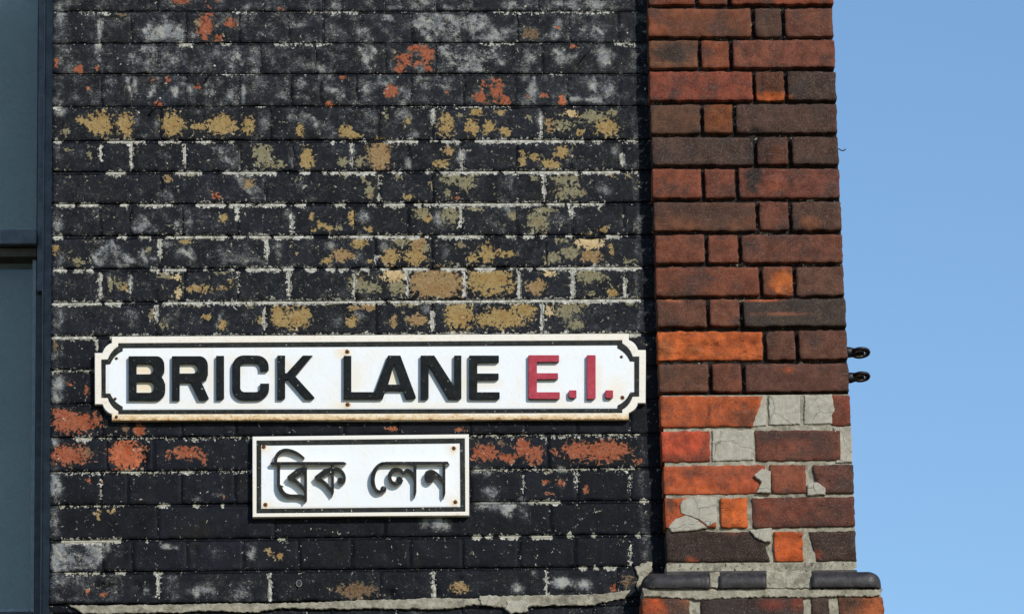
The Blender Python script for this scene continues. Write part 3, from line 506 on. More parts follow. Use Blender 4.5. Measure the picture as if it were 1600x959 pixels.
# broken arrises and knocked-out corners: x y rx ry depth
CHIPS = [(197, 708, 27, 24, .007), (222, 712, 8, 22, .012), (145, 671, 14, 10, .006), (922, 370, 18, 6, .006), (862, 421, 7, 4, .007), (165, 915, 24, 8, .014), (213, 916, 5, 7, .012),
         (883, 152, 5, 9, .006), (935, 364, 14, 4, .008), (610, 928, 10, 9, .012), (558, 926, 30, 12, .003), (892, 926, 26, 5, .008), (960, 915, 14, 10, .007), (424, 928, 7, 14, .008), (305, 858, 6, 8, .006), (717, 908, 6, 5, .008), (652, 908, 5, 5, .006), (681, 925, 6, 12, .008), (843, 770, 24, 3, .002)]
CH = np.array(CHIPS)
def chip(x, z, edge):
    px, py = TOPX(x, 0.0, z)
    d = np.sqrt(((px-CH[:, 0])/CH[:, 2])**2+((py-CH[:, 1])/CH[:, 3])**2)
    return float((np.clip(1.25-d, 0, 1)*CH[:, 4]).max())*(0.8+0.5*nz(x*200, z*200, 0.4))
for i in ROWS:
    xs = perps(i)
    for a, b in zip(xs, xs[1:]):
        g = 0.0006+random.random()*0.0008
        x0 = a+(g if a > 0 else 0); x1 = b-g
        q = [(x0, zline(i-1, x0)-GAP(i-1)), (x1, zline(i-1, x1)-GAP(i-1)), (x1, zline(i, x1)), (x0, zline(i, x0))]
        yf = random.uniform(-0.0012, 0.0012)+(0.0 if i < 19 else 0.004)
        grid_brick('brick', q, yf, 0.075, M['brick'], wall, wall_fields(random.random()), rim=0.0013, jit=0.0020 if 3 < i < 12 else 0.0016, cell=0.0066, bulge=0.0011, yfun=chip, seed=i*1.3)

# mortar of the painted wall: weather-struck bed joints and flush perpends; bare lime where the paint has gone (joint, x0, x1, amount)
mv, mf, mb, mc, mw = [], [], [], [], []
def strip(cols, prof, bare_fn, warm=0.0):
    """cols: list of (x, ztop, zbot); prof: list of (t, y)"""
    n = len(prof); base = len(mv)
    for (x, zt, zb) in cols:
        for t, y in prof:
            z = zt+(zb-zt)*t
            mv.append((x, y+nz(x*140, z*140, 8.8)*0.0009+nz(x*40, z*40, 4.4)*0.0008, z))
    for a in range(len(cols)-1):
        for b in range(n-1):
            i0 = base+a*n+b; mf.append((i0, i0+1, i0+n+1, i0+n))
    V = np.array(mv[base:]); px, py = TOPX(V[:, 0], V[:, 1], V[:, 2])
    mb.extend(bare_fn(px, py)); mc.extend(chalk_field(px, py)); mw.extend([warm]*len(V))
for i in range(-3, 21):
    segs = [(a, b, m) for (l, a, b, m) in BARE if l == i]
    def bf(px, py, segs=segs):
        v = np.zeros(len(px))
        for a, b, m in segs: v = np.maximum(v, m*np.clip(np.minimum(px-a, b-px)/3+0.5, 0, 1))
        return v
    xs = np.arange(X_LEFT+0.001, X_END, 0.005)
    g = GAP(i)
    strip([(x, zline(i, x)+0.002, zline(i, x)-g-0.0012) for x in xs], [(0, 0.0070), (.26, 0.0046), (.5, 0.0012), (.9, -0.0002), (1.0, 0.0016)], bf, 0.0 if i < 11 else 0.7)
for i in ROWS:
    for x in perps(i)[1:-1]:
        zt, zb = zline(i-1, x)-GAP(i-1), zline(i, x)
        def pf(px, py):
            v = np.zeros(len(px))
            for bx, by, ry, m in PB:
                v = np.maximum(v, m*np.clip(1.4-np.abs(px-bx)/7, 0, 1)*np.clip(1.6-np.abs(py-by)/ry, 0, 1))
            return v
        base = len(mv); zs = np.linspace(zt, zb, 12)
        for z in zs:
            for dx, y in ((-.0045, .0035), (-.0018, .0010), (.0010, .0004), (.0045, .0035)):
                mv.append((x+dx, y+nz(x*140, z*140, 8.8)*0.0012, z))
        for a in range(11):
            for b in range(3):
                i0 = base+a*4+b; mf.append((i0, i0+4, i0+5, i0+1))
        V = np.array(mv[base:]); px, py = TOPX(V[:, 0], V[:, 1], V[:, 2])
        mb.extend(pf(px, py)); mc.extend(chalk_field(px, py)); mw.extend([0.2]*len(V))
me = mesh('mortar', mv, mf, True); fattr(me, 'bare', mb); fattr(me, 'chalk', mc); fattr(me, 'warm', mw)
link('mortar', me, M['wmortar'], wall)

# ------------------------------------------------------------------ red brick pier
T = 0.040
def D(r, g, b):
    f = lambda c: (c/255/12.92 if c/255 <= .04045 else ((c/255+.055)/1.055)**2.4)
    return np.array([f(r), f(g), f(b)])*(0.85, 0.765, 0.735)
PT = [-40, 10, 60, 109, 160, 211, 260, 312, 363, 413, 464, 513, 564.5, 614.5, 669, 723, 774, 827, 880]   # centre of the bed joint over course p1.. at x=1170
PZ = [P(1170, v, -T)[1] for v in PT]
PX = {0: [1013, 1088, 1139.5, 1301], 1: [1013, 1177, 1223.5, 1301.5], 2: [1014, 1093.5, 1142, 1304], 3: [1015, 1178.5, 1228, 1306], 4: [1017, 1097, 1147.5, 1308], 5: [1019, 1180, 1235, 1310], 6: [1020, 1099, 1151.5, 1312],
      7: [1022, 1184, 1235, 1314.5], 8: [1024, 1104, 1156.5, 1316.5], 9: [1025, 1189.5, 1241.5, 1318.5], 10: [1027, 1106.5, 1158.5, 1321.5], 11: [1028, 1195.5, 1245.5, 1324], 12: [1030, 1110, 1162, 1326], 13: [1032, 1198, 1253, 1328.5],
      14: [1034, 1113, 1177, 1331], 15: [1037, 1201, 1263, 1334], 16: [1039, 1122, 1172, 1335.5], 17: [1041, 1206, 1258, 1337.5]}
PCOL = {0: [(128, 70, 46), (126, 70, 46), (130, 70, 46)], 1: [(120, 74, 52), (84, 62, 52), (104, 66, 52)], 2: [(112, 76, 54), (128, 74, 50), (118, 72, 56)], 3: [(132, 70, 52), (88, 55, 38), (68, 56, 50)],
        4: [(90, 66, 52), (116, 68, 36), (78, 60, 53)], 5: [(76, 60, 53), (92, 58, 44), (76, 58, 50)], 6: [(126, 72, 52), (112, 66, 50), (110, 66, 54)], 7: [(98, 66, 50), (106, 66, 52), (84, 62, 52)], 8: [(114, 68, 50), (120, 72, 54), (104, 66, 52)],
        9: [(114, 68, 50), (112, 70, 50), (98, 70, 58)], 10: [(98, 66, 52), (112, 72, 56), (66, 59, 53)], 11: [(196, 104, 52), (92, 62, 50), (98, 66, 53)], 12: [(98, 68, 53), (108, 66, 50), (94, 64, 54)], 13: [(182, 94, 52), (150, 80, 50), (128, 68, 50)],
        14: [(186, 84, 56), (150, 90, 60), (112, 68, 54)], 15: [(182, 92, 56), (132, 78, 58), (98, 64, 54)], 16: [(170, 88, 48), (196, 100, 46), (104, 64, 52)], 17: [(54, 45, 42), (186, 90, 40), (62, 49, 44)]}
DK = (40, 33, 31)
# local colour on single bricks: x y rx ry amount (r g b) spall depth_mm
PBL = [(1025, 35, 16, 18, .5, (150, 84, 56), 0, 0), (1120, 42, 60, 15, .45, (70, 56, 48), 0, 0), (1130, 25, 10, 10, .5, DK, 0, 0), (1050, 82, 32, 17, .9, (62, 54, 49), 0, 0), (1165, 82, 6, 8, .7, DK, 0, 1.5),
       (1205, 152, 26, 8, 1.1, (172, 90, 42), .7, 5), (1190, 138, 4, 14, .8, DK, 0, 3), (1100, 135, 30, 14, .3, (90, 60, 52), 0, 0), (1180, 212, 11, 11, 1.2, (16, 13, 12), 0, 9), (1176, 232, 9, 24, .8, (36, 36, 38), 0, 0), (1195, 236, 10, 22, .7, (36, 36, 38), 0, 0),
       (1178, 280, 16, 26, .9, (44, 40, 40), 0, 0), (1208, 292, 20, 10, .8, (138, 78, 54), 0, 0), (1110, 330, 60, 11, .6, (62, 54, 48), 0, 0), (1060, 325, 20, 9, .5, (66, 54, 48), 0, 0), (1100, 355, 60, 8, .4, (118, 76, 48), 0, 0), (1265, 348, 14, 11, 1.1, (126, 82, 56), .6, -4),
       (1222, 441, 16, 17, 1.2, (182, 104, 52), .3, 4), (1055, 459, 26, 5, .8, (84, 64, 48), .3, 3), (1236, 458, 6, 6, 1, (170, 84, 40), .6, 5), (1190, 467, 30, 3, 1, (190, 104, 62), .3, 2), (1050, 469, 18, 2.5, .9, (160, 96, 62), 0, 1), (1215, 489, 44, 1.6, .8, (176, 112, 82), 0, 0),
       (1040, 545, 12, 14, .7, (120, 82, 50), .6, -2), (1086, 546, 13, 7, .7, (130, 86, 50), .6, -2), (1170, 532, 20, 12, .5, (150, 72, 36), 1, 5), (1120, 540, 26, 6, .5, (150, 74, 38), 1, 5), (1232, 578, 8, 4, .8, (170, 88, 50), 0, 0),
       (1168, 652, 26, 18, .9, (118, 70, 48), 0, 0), (1100, 660, 60, 7, .5, (140, 72, 44), 0, 0), (1108, 640, 1.5, 22, .8, DK, 0, 2), (1310, 642, 9, 20, .7, (92, 62, 52), 0, 0), (1065, 690, 28, 14, .7, (192, 82, 52), 0, 0), (1070, 716, 38, 5, .7, (100, 58, 46), .2, 0), (1102, 695, 7, 24, .5, (116, 66, 50), 0, 0),
       (1240, 680, 58, 6, .8, (66, 54, 50), 0, 0), (1292, 694, 18, 16, .6, (64, 53, 50), 0, 0), (1230, 700, 30, 5, .4, (140, 80, 62), 0, 0), (1060, 750, 26, 18, .6, (196, 98, 50), .3, 0), (1100, 738, 32, 7, .6, (120, 70, 52), .2, 0), (1155, 738, 28, 10, .6, (128, 78, 60), 0, 0), (1105, 764, 40, 6, .6, (190, 98, 46), .8, 3), (1180, 750, 12, 18, .5, (176, 88, 60), .3, 0),
       (1047, 788, 8, 14, .9, (110, 66, 48), .6, 3), (1072, 778, 20, 6, 1, (180, 90, 48), .8, 2), (1050, 815, 10, 10, 1, (180, 88, 50), .8, 3), (1145, 800, 22, 24, .8, (200, 104, 48), .8, 3), (1195, 786, 12, 12, .8, (134, 70, 52), 0, 2), (1185, 808, 14, 9, .9, (130, 68, 48), .5, 6), (1235, 802, 40, 12, .5, (120, 66, 50), 0, 0), (1310, 795, 26, 26, .5, (70, 56, 52), 0, 0),
       (1082, 874, 9, 4, 1, (150, 78, 50), .4, 2), (1232, 855, 22, 24, .9, (190, 92, 42), .9, 4), (1275, 866, 10, 8, .9, (136, 72, 50), .3, 3), (1020, 946, 19, 16, 1, (176, 84, 46), .6, 1), (1206, 944, 18, 8, .8, (130, 66, 52), .3, 0), (1246, 940, 10, 12, .8, (140, 72, 52), .3, 0), (1362, 948, 18, 20, 1.1, (168, 96, 56), .6, 3), (1330, 940, 20, 10, .8, (58, 48, 42), 0, 0)]
BL = np.array([b[:5] for b in PBL]); BC = np.array([D(*b[5]) for b in PBL]); BSP = np.array([b[6] for b in PBL]); BDP = np.array([b[7] for b in PBL])*0.001
def pier_fields(base, sp0=0.0):
    base = D(*base)
    def f(me, V):
        px, py = TOPX(V[:, 0], V[:, 1], V[:, 2]); v = np.clip(field(BL, px, py), 0, 1)
        rag = np.array([nz(a*.09, b*.09, 4.0)*.35+nz(a*.25, b*.25, 8.0)*.25 for a, b in zip(px, py)])[:, None]
        v = np.where(BL[None, :, 4] >= .9, np.clip((v+rag-0.5)*2.6+0.5, 0, 1)*(v > .12), v)
        c = np.repeat(base[None], len(V), 0); s = np.full(len(V), sp0)
        for k in range(len(BL)):
            w = v[:, k:k+1]; c = c*(1-w)+BC[k]*w; s = s*(1-w[:, 0])+BSP[k]*w[:, 0]
        cattr(me, 'tint', c); fattr(me, 'spall', s)
    return f
def pier_y(rough):
    def f(x, z, edge):
        e_ = nz(x*75, z*75, 12.5); ch_ = max(0.0, e_-0.25)*0.016 if edge else max(0.0, nz(x*60, z*60, 4.1)-0.42)*0.014
        px, py = TOPX(x, -T, z); lim = 0.003 if py > 612 else 0.02
        d = np.sqrt(((px-BL[:, 0])/BL[:, 2])**2+((py-BL[:, 1])/BL[:, 3])**2)
        w = np.clip(1.25-d, 0, 1)*BDP
        return min(lim, ch_+float(w[np.abs(w).argmax()])+(rough*((0.5 if lim > 0.01 else 0.1)+nz(x*45, z*70, 6.1)) if rough else 0.0))
    return f
PGAP = lambda k: 0.0098 if k < 13 else 0.0092
SETS = {13: (.0, .001), 14: (0, 0)}
for k in range(-1, 18):
    kk = k if k >= 0 else 1
    zt = PZ[k] if k >= 0 else PZ[0]+H; zb = PZ[k+1] if k >= 0 else PZ[0]
    yc = (PT[k]+PT[k+1])/2 if k >= 0 else -65
    xs = [P(x, yc if k >= 0 else 35, -T)[0] for x in PX[kk]]
    for j, (a, b) in enumerate(zip(xs, xs[1:])):
        g = (0.0044 if k < 13 else 0.0050)+random.uniform(-.0005, .0007); gz = PGAP(k)/2
        x0 = a+(g if j > 0 else 0); x1 = b-(g if j < 2 else 0)
        dz = random.uniform(-.0006, .0006); tl = random.uniform(-.0008, .0008)
        q = [(x0, zt-gz+dz+tl), (x1, zt-gz+dz-tl), (x1, zb+gz+dz-tl*.6), (x0, zb+gz+dz+tl*.6)]
        if k == 14 and j == 2: q[1] = (x1-0.022, q[1][1]); q[2] = (x1-0.024, q[2][1])
        if k == 15 and j == 2: q[0] = (x0+0.006, q[0][1]); q[3] = (x0+0.012, q[3][1])
        if k == 13 and j == 0: q[1] = (x1-0.002, q[1][1]); q[2] = (x1-0.026, q[2][1])
        if k == 13 and j == 2: q[0] = (x0+0.058, q[0][1]); q[3] = (x0+0.056, q[3][1])
        if (k, j) in ((13, 1), (14, 1)): continue
        if k == 17 and j == 0: q[1] = (x1-0.014, q[1][1])
        if k == 17 and j == 2: q[0] = (x0+0.004, q[0][1]); q[3] = (x0+0.018, q[3][1])
        rgh = 0.006 if (k, j) == (11, 0) else (0.003 if (k, j) in ((16, 1), (17, 1), (16, 0)) else 0.0)
        lab = {(11, 0): 'spalled bright orange brick'}.get((k, j))
        dep = (0.215 if (x1-x0) < 0.1 else 0.1025) if j == 2 else 0.1
        grid_brick('brick', q, -T+random.uniform(-.0015, .0015)+((0.002 if k < 13 else -0.0035) if rgh else 0), dep, M['red'], pier, pier_fields(PCOL[kk][j], 0.9 if rgh else (0.25 if k > 12 and j == 0 else 0)), rim=0.0014, jit=0.0018, bulge=0.0009, cell=0.0066, label=lab, yfun=pier_y(rgh), seed=k*2.1+j*0.7)

# ------------------------------------------------------------------ irregular slabs (cement smears, mortar ledges)
def slab(name, pts, yfront, yback, mat, parent, bare=None, rag=0.0018, step=0.004, label=None, bulge=0.001, pxy=None):
    """irregular patch: outline in survey points, broken edge, gridded front with a slight swell"""
    W0 = [np.array(P(x, y, yfront)) for x, y in pts]; out = []
    for a, b in zip(W0, W0[1:]+W0[:1]):
        n = max(1, int(np.linalg.norm(b-a)/step))
        for t in range(n):
            p = a+(b-a)*t/n; out.append((p[0]+nz(p[0]*160, p[1]*160, 1.1)*rag*2, p[1]+nz(p[0]*160, p[1]*160, 7.7)*rag*2))
    bm = bmesh.new(); vs = [bm.verts.new((x, yfront+0.0012, z)) for x, z in out]; f = bm.faces.new(vs)
    f.normal_update()
    if f.normal.y > 0: bmesh.ops.reverse_faces(bm, faces=[f])
    r = bmesh.ops.extrude_face_region(bm, geom=[f]); nv = [e for e in r['geom'] if isinstance(e, bmesh.types.BMVert)]
    for v in nv: v.co.y = yback
    fr = [q for q in bm.faces if all(abs(v.co.y-yfront-0.0012) < 1e-6 for v in q.verts)]
    bmesh.ops.inset_region(bm, faces=fr, thickness=0.0016, depth=0.0, use_even_offset=True)
    inner = [q for q in bm.faces if q in fr]
    for q in inner:
        for v in q.verts: v.co.y = yfront+nz(v.co.x*60, v.co.z*60, 3.3)*bulge
    bmesh.ops.triangulate(bm, faces=[q for q in bm.faces if len(q.verts) > 4])
    me = bm_mesh(name, bm)
    if bare is not None: fattr(me, 'bare', np.full(len(me.vertices), bare))
    return link(name, me, mat, parent, label)

# pier mortar: raked and sooty above, pointed flush in beige below
pv, pf_, pb = [], [], []
xl, xr = P(1030, 480, -T)[0]+0.001, P(1322, 480, -T)[0]-0.002
def prow(z0, z1, y, n, bare):
    base = len(pv); xs = np.arange(xl, xr+0.004, 0.006); xs[-1] = xr
    for x in xs:
        for t in np.linspace(0, 1, n):
            z = z0+(z1-z0)*t; pv.append((x, y+nz(x*70, z*70, 2.9)*0.0018+nz(x*170, z*170, 2.9)*0.0008, z)); pb.append(bare(x, z))
    for a in range(len(xs)-1):
        for b in range(n-1):
            i0 = base+a*n+b; pf_.append((i0, i0+1, i0+n+1, i0+n))
def bare_hi(x, z): return 0.30 if nz(x*14, z*60, 0.3) > 0.25 else 0.05
zsplit = PZ[13]-0.002
prow(PZ[0]+2*H, zsplit, -T+0.0125, 230, bare_hi)
prow(zsplit, PZ[18]-0.01, -T+0.0046, 70, lambda x, z: 0.95)
me = mesh('mortar', pv, pf_, True); fattr(me, 'bare', pb); link('mortar', me, M['pmortar'], pier)

CEM = [[(1192, 618), (1197, 617), (1198, 640), (1197, 664), (1171, 666), (1172, 654), (1180, 640), (1187, 628)], [(1201, 618), (1225, 617), (1250, 617), (1250, 662), (1226, 663), (1202, 663)],
       [(1257, 617), (1280, 618), (1300, 615), (1302, 628), (1305, 640), (1300, 648), (1301, 661), (1280, 662), (1257, 662)],
       [(1113, 671), (1145, 672), (1178, 671), (1177, 690), (1178, 718), (1150, 719), (1113, 720)],
       [(1301, 667), (1330, 666), (1331, 690), (1332, 722), (1306, 722), (1312, 706), (1310, 688)],
       [(1066, 781), (1085, 776), (1119, 776), (1120, 800), (1119, 815), (1106, 821), (1094, 812), (1080, 806), (1065, 801), (1063, 790)],
       [(1044, 823), (1055, 810), (1072, 804), (1090, 812), (1106, 824), (1085, 828), (1050, 830)],
       [(1172, 828), (1206, 824), (1204, 846), (1192, 845), (1180, 838)],
       [(1263, 755), (1276, 752), (1290, 762), (1290, 772), (1262, 773)],
       [(1178, 742), (1190, 732), (1204, 735), (1204, 770), (1182, 768), (1190, 752)]]
for c in CEM: slab('cement_patch', c, -T-(-0.0008 if c[0][1] < 700 else (0.0030 if c[0][1] < 740 or c[0][1] == 755 else 0.0062)), -T+0.006, M['cement'], pier, rag=0.0009)

# string course of bullnose bricks and the wider base below it
Y1 = -T-0.030; Y2 = -T-0.020
def bull(x0, x1, left, right, zt, zb):
    r, Rc, yb = 0.024, 0.030, 0.10
    prof = [(0.0015, zb), (0.0, zb+0.002)]+[(r-r*math.cos(math.radians(t)), zt-r+r*math.sin(math.radians(t))) for t in range(0, 91, 11)]+[(r+0.02, zt)]
    rows = []
    for d, z in prof:
        path = []
        if left:
            path.append((x0+d, yb)); q = max(Rc-d, 0.001)
            path += [(x0+Rc-q*math.cos(math.radians(t)), Y1+Rc-q*math.sin(math.radians(t))) for t in range(0, 91, 10)] if d < Rc else [(x0+d, Y1+d)]*10
        else: path.append((x0+0.0004, yb)); path.append((x0+0.0004, Y1+d))
        n_ = 14
        xa_ = x0+Rc if left else x0+0.0004; xb_ = x1-Rc if right else x1-0.0004
        path += [(xa_+(xb_-xa_)*t/n_, Y1+d) for t in range(1, n_)]
        if right:
            q = max(Rc-d, 0.001)
            path += [(x1-Rc+q*math.sin(math.radians(t)), Y1+Rc-q*math.cos(math.radians(t))) for t in range(0, 91, 10)] if d < Rc else [(x1-d, Y1+d)]*10
            path.append((x1-d, yb))
        else: path.append((x1-0.0004, Y1+d)); path.append((x1-0.0004, yb))
        rows.append([(x+nz(x*60, z*60, 1)*.0006, y+nz(x*50, z*70, 5)*.0010, z+nz(x*30, y*60, 9)*.0010) for x, y in path])
    n_ = len(rows[0]); v = [p for r_ in rows for p in r_]
    f = [(i*n_+k, i*n_+k+1, (i+1)*n_+k+1, (i+1)*n_+k) for i in range(len(rows)-1) for k in range(n_-1)]
    f += [tuple(range(n_-1, -1, -1)), tuple((len(rows)-1)*n_+k for k in range(n_))]
    me = mesh('bullnose_brick', v, f, True)
    for p in me.polygons:
        if len(p.vertices) > 4: p.use_smooth = False
    link('bullnose_brick', me, M['blue'], pier)
zt = P(1190, 890, Y1)[1]; zb = P(1190, 918, Y1)[1]
for a, b, l, r in ((1003, 1110, True, False), (1123, 1198, False, False), (1267, 1379, False, True)):
    bull(P(a, 905, Y1)[0], P(b, 905, Y1)[0], l, r, zt, zb+(0.001 if l else 0))
for x0, x1 in ((1110, 1123), (1198, 1267)):
    slab('mortar_joint', [(x0-1, 893), ((x0+x1)/2, 892), (x1+1, 893), (x1+2, 905), (x1, 918), (x0, 918), (x0-2, 905)], Y1+0.0045, 0.05, M['pmortar'], pier, bare=1.3, bulge=0.004)
# flat fillet and pointing between the pier and the string course
box('mortar_fillet', P(1040, 884, -T)[0]+0.001, P(1337, 884, -T)[0]-0.003, -T-0.004, 0.05, P(1190, 893, Y1)[1]-0.004, P(1190, 879, -T)[1], M['pmortar'], pier, 0.002)
fattr(bpy.data.objects['mortar_fillet'].data, 'bare', np.full(len(bpy.data.objects['mortar_fillet'].data.vertices), .75))
for x0, x1 in ((1040, 1197), (1268, 1338)):
    box('slip_tile', P(x0, 885, -T)[0], P(x1, 885, -T)[0], -T-0.010, 0.04, zt-0.004, zt+0.0045, M['blue'], pier, 0.0015)
slab('mortar_joint', [(1004, 919), (1060, 917.5), (1120, 920), (1180, 918.5), (1260, 919.5), (1320, 919), (1378, 920), (1374, 930), (1340, 931), (1250, 932), (1180, 932), (1090, 936), (1040, 932), (1006, 931)], Y2-0.003, 0.05, M['pmortar'], pier, bare=1.3)
zpt = P(1190, 932, Y2)[1]; zpb = P(1190, 978, Y2)[1]
PLIN = [[(1003, 1078, (110, 76, 58)), (1094, 1256, (56, 50, 50)), (1268, 1295, (74, 62, 56)), (1310, 1381, (120, 76, 52))], [(1003, 1170, (110, 66, 50)), (1180, 1228, (90, 62, 50)), (1238, 1382, (120, 66, 48))]]
for r, row in enumerate(PLIN):
    for a, b, c in row:
        x0, x1 = P(a, 945, Y2)[0], P(b, 945, Y2)[0]; dz = r*H
        grid_brick('brick', [(x0, zpt-dz), (x1, zpt-dz), (x1, zpb-dz), (x0, zpb-dz)], Y2, 0.12, M['red'], pier, pier_fields(c), rim=0.003, jit=0.0018, yfun=pier_y(0.0), seed=r+a*.01)
pl = [(P(a, 945, Y2)[0], P(b, 945, Y2)[0]) for a, b in ((1005, 1379),)][0]
box('mortar_bed', pl[0]+.001, pl[1]-.002, Y2+0.004, 0.06, zpb-2*H, zpt+0.01, M['pmortar'], pier)
fattr(bpy.data.objects['mortar_bed'].data, 'bare', np.full(8, 1.3))
# solid cores behind the faces
box('pier_core', xl+0.004, P(1318, 480, -T)[0]-0.004, -T+0.0155, 0.6, zpb-0.3, PZ[0]+2.4*H, M['core'], pier)
box('wall_core', X_LEFT+0.004, X_END-0.02, 0.020, 0.45, zline(20, 0.5)-0.1, zline(-3, 0.5)+0.02, M['core'], wall)
# beige pointing along the foot of the painted wall, and the patch beside the string course
slab('mortar_ledge', [(109, 944), (150, 945), (230, 944), (330, 942), (420, 942), (480, 941), (560, 937), (620, 936), (680, 933), (730, 935), (790, 930), (850, 929), (900, 929), (950, 926), (985, 921), (975, 934), (950, 938), (925, 945), (880, 945), (830, 946), (800, 950), (740, 944), (700, 951), (620, 950), (560, 950), (500, 951), (440, 948), (400, 956), (330, 953), (280, 956), (200, 957), (130, 958), (118, 950)],
     -0.0045, 0.012, M['pmortar'], wall, bare=1.3, rag=0.0013, bulge=0.0025)
slab('mortar_ledge', [(748, 931), (775, 929), (783, 938), (770, 946), (752, 945)], -0.0075, 0.01, M['cement'], wall, rag=0.002)
slab('mortar_ledge', [(792, 940), (815, 936), (828, 944), (822, 956), (800, 957), (790, 950)], -0.0075, 0.01, M['cement'], wall, rag=0.002)
slab('mortar_ledge', [(992, 884), (1012, 876), (1019, 878), (1018, 892), (1006, 903), (998, 922), (994, 915), (998, 900)], -0.0060, 0.012, M['pmortar'], wall, bare=1.3, rag=0.002)

# ------------------------------------------------------------------ flat cast shapes (plates, borders, letters) from outlines
def cast(name, loops, y_front, thick, mat, parent, bevel=0.0006, label=None, rust=None, side=None):
    """outline loops in survey points on the plane y_front; solid of given thickness behind it"""
    cu = bpy.data.curves.new(name, 'CURVE'); cu.dimensions = '2D'; cu.fill_mode = 'BOTH'
    cu.extrude = max(thick/2-bevel, 0.0001); cu.bevel_depth = bevel; cu.bevel_resolution = 1; cu.offset = -bevel
    for lp in loops:
        sp = cu.splines.new('POLY'); sp.points.add(len(lp)-1); sp.use_cyclic_u = True
        for p, (x, y) in zip(sp.points, lp):
            X, Z = P(x, y, y_front); p.co = (X, Z, 0, 1)
    tmp = bpy.data.objects.new('tmp', cu); COL.objects.link(tmp)
    me = bpy.data.meshes.new_from_object(tmp.evaluated_get(bpy.context.evaluated_depsgraph_get()))
    bpy.data.objects.remove(tmp); bpy.data.curves.remove(cu)
    n = len(me.vertices); co = np.zeros(n*3, np.float32); me.vertices.foreach_get('co', co); co = co.reshape(-1, 3)
    new = np.stack([co[:, 0], y_front+thick/2-co[:, 2], co[:, 1]], 1); me.vertices.foreach_set('co', new.ravel()); me.update()
    me.materials.clear(); me.name = name
    if rust is not None:
        px, py = TOPX(new[:, 0], new[:, 1], new[:, 2]); r, d = rust(px, py); fattr(me, 'rust', r); fattr(me, 'dirt', d)
    o = link(name, me, mat, parent, label)
    if side:
        me.materials.append(side)
        for p in me.polygons:
            if abs(p.normal.y) < 0.35: p.material_index = 1
    return o
def arc(cx, cy, r, a0, a1, n=7, ry=None):
    ry = ry or r
    return [(cx+r*math.cos(math.radians(a0+(a1-a0)*t/n)), cy-ry*math.sin(math.radians(a0+(a1-a0)*t/n))) for t in range(n+1)]

# --- the long nameplate
def plate_outline(d, sx, sy):
    L, R = 148+d, 1009-d
    tl, tr, br, bl = 525.5+d, 521+d, 655-d, 657-d
    cx, cy = 26.5, 25.5
    y = lambda x, a, b: a+(b-a)*(x-148)/861
    pts = []
    def corner(px, py, qx, qy, ccx, ccy):      # arc from p to q bulging outwards
        mx, my = (px+qx)/2, (py+qy)/2; ux, uy = mx-ccx, my-ccy; l = math.hypot(ux, uy); ux /= l; uy /= l
        r = []
        for t in range(7):
            s = t/6; b = 4*s*(1-s)*2.8; r.append((px+(qx-px)*s+ux*b, py+(qy-py)*s+uy*b))
        return r
    pts += [(L, tl+cy)]+corner(L+sx, tl+cy, L+cx, tl+sy, L+60, tl+60)+[(L+cx, tl)]
    pts += [(R-cx, tr)]+corner(R-cx, tr+sy, R-sx, tr+cy, R-60, tr+60)+[(R, tr+cy)]
    pts += [(R, br-cy)]+corner(R-sx, br-cy, R-cx, br-sy, R-60, br-60)+[(R-cx, br)]
    pts += [(L+cx, bl)]+corner(L+cx, bl-sy, L+sx, bl-cy, L+60, bl-60)+[(L, bl-cy)]
    return pts
def ease(a, lo, hi): return np.clip((a-lo)/(hi-lo), 0, 1)
def rust_long(px, py):
    b = ease(py, 646, 656); t = 1-ease(py, 521, 530); l = np.maximum(1-ease(px, 146, 160), ease(px, 996, 1010))
    return np.maximum(b*0.62, np.maximum(t*0.24, l*0.22)), np.maximum(b*0.9, np.maximum(t*0.45, l*0.45))
def face_grid(name, outline, yf, mat, parent, rust, x0, x1, y0, y1, nx, ny):
    pass
sign = thing('street_sign', 'long white cast street nameplate with raised black lettering and red district letters', 'street sign')
YS = -0.0140; LT = 0.0096
cast('plate', [plate_outline(0, 12, 10)], YS, 0.0135, M['enamel'], sign, 0.0012, rust=rust_long)
# rust-stained rim around the raised border, a moulding a little proud of the plate
cast('rim', [plate_outline(0.4, 12, 10), plate_outline(10.3, 10, 5)], YS-0.0012, 0.0030, M['enamel'], sign, 0.0006, rust=lambda a, b: (np.maximum(ease(b, 643, 652)*0.92, 0.26), np.maximum(ease(b, 640, 648), 0.50)))
cast('border', [plate_outline(10.5, 10, 5), plate_outline(17.3, 7, 5)], YS-0.0024, 0.0042, M['line'], sign, 0.0008)
STAINS = np.array([(226.5, 578, 17, 10, 1.0), (227, 604, 17, 11, 1.05), (295, 576, 18, 9, .75), (616, 588, 10, 14, .9), (451, 572, 6, 10, .55), (760, 574, 22, 6, .35), (760, 601, 22, 6, .4), (330, 585, 7, 34, .4), (962, 612, 15, 22, .55), (935, 600, 7, 30, .4), (556, 590, 8, 26, .3),
  (536, 550, 12, 10, .9), (537, 634, 14, 6, .8), (856, 574, 18, 6, .3), (856, 602, 18, 6, .3), (427, 600, 8, 28, .2), (258, 628, 40, 5, .25), (728, 590, 6, 34, .4), (196, 565, 8, 8, .2), (420, 560, 120, 6, .15), (640, 634, 160, 5, .3), (350, 634, 120, 5, .3), (880, 634, 90, 5, .35)])
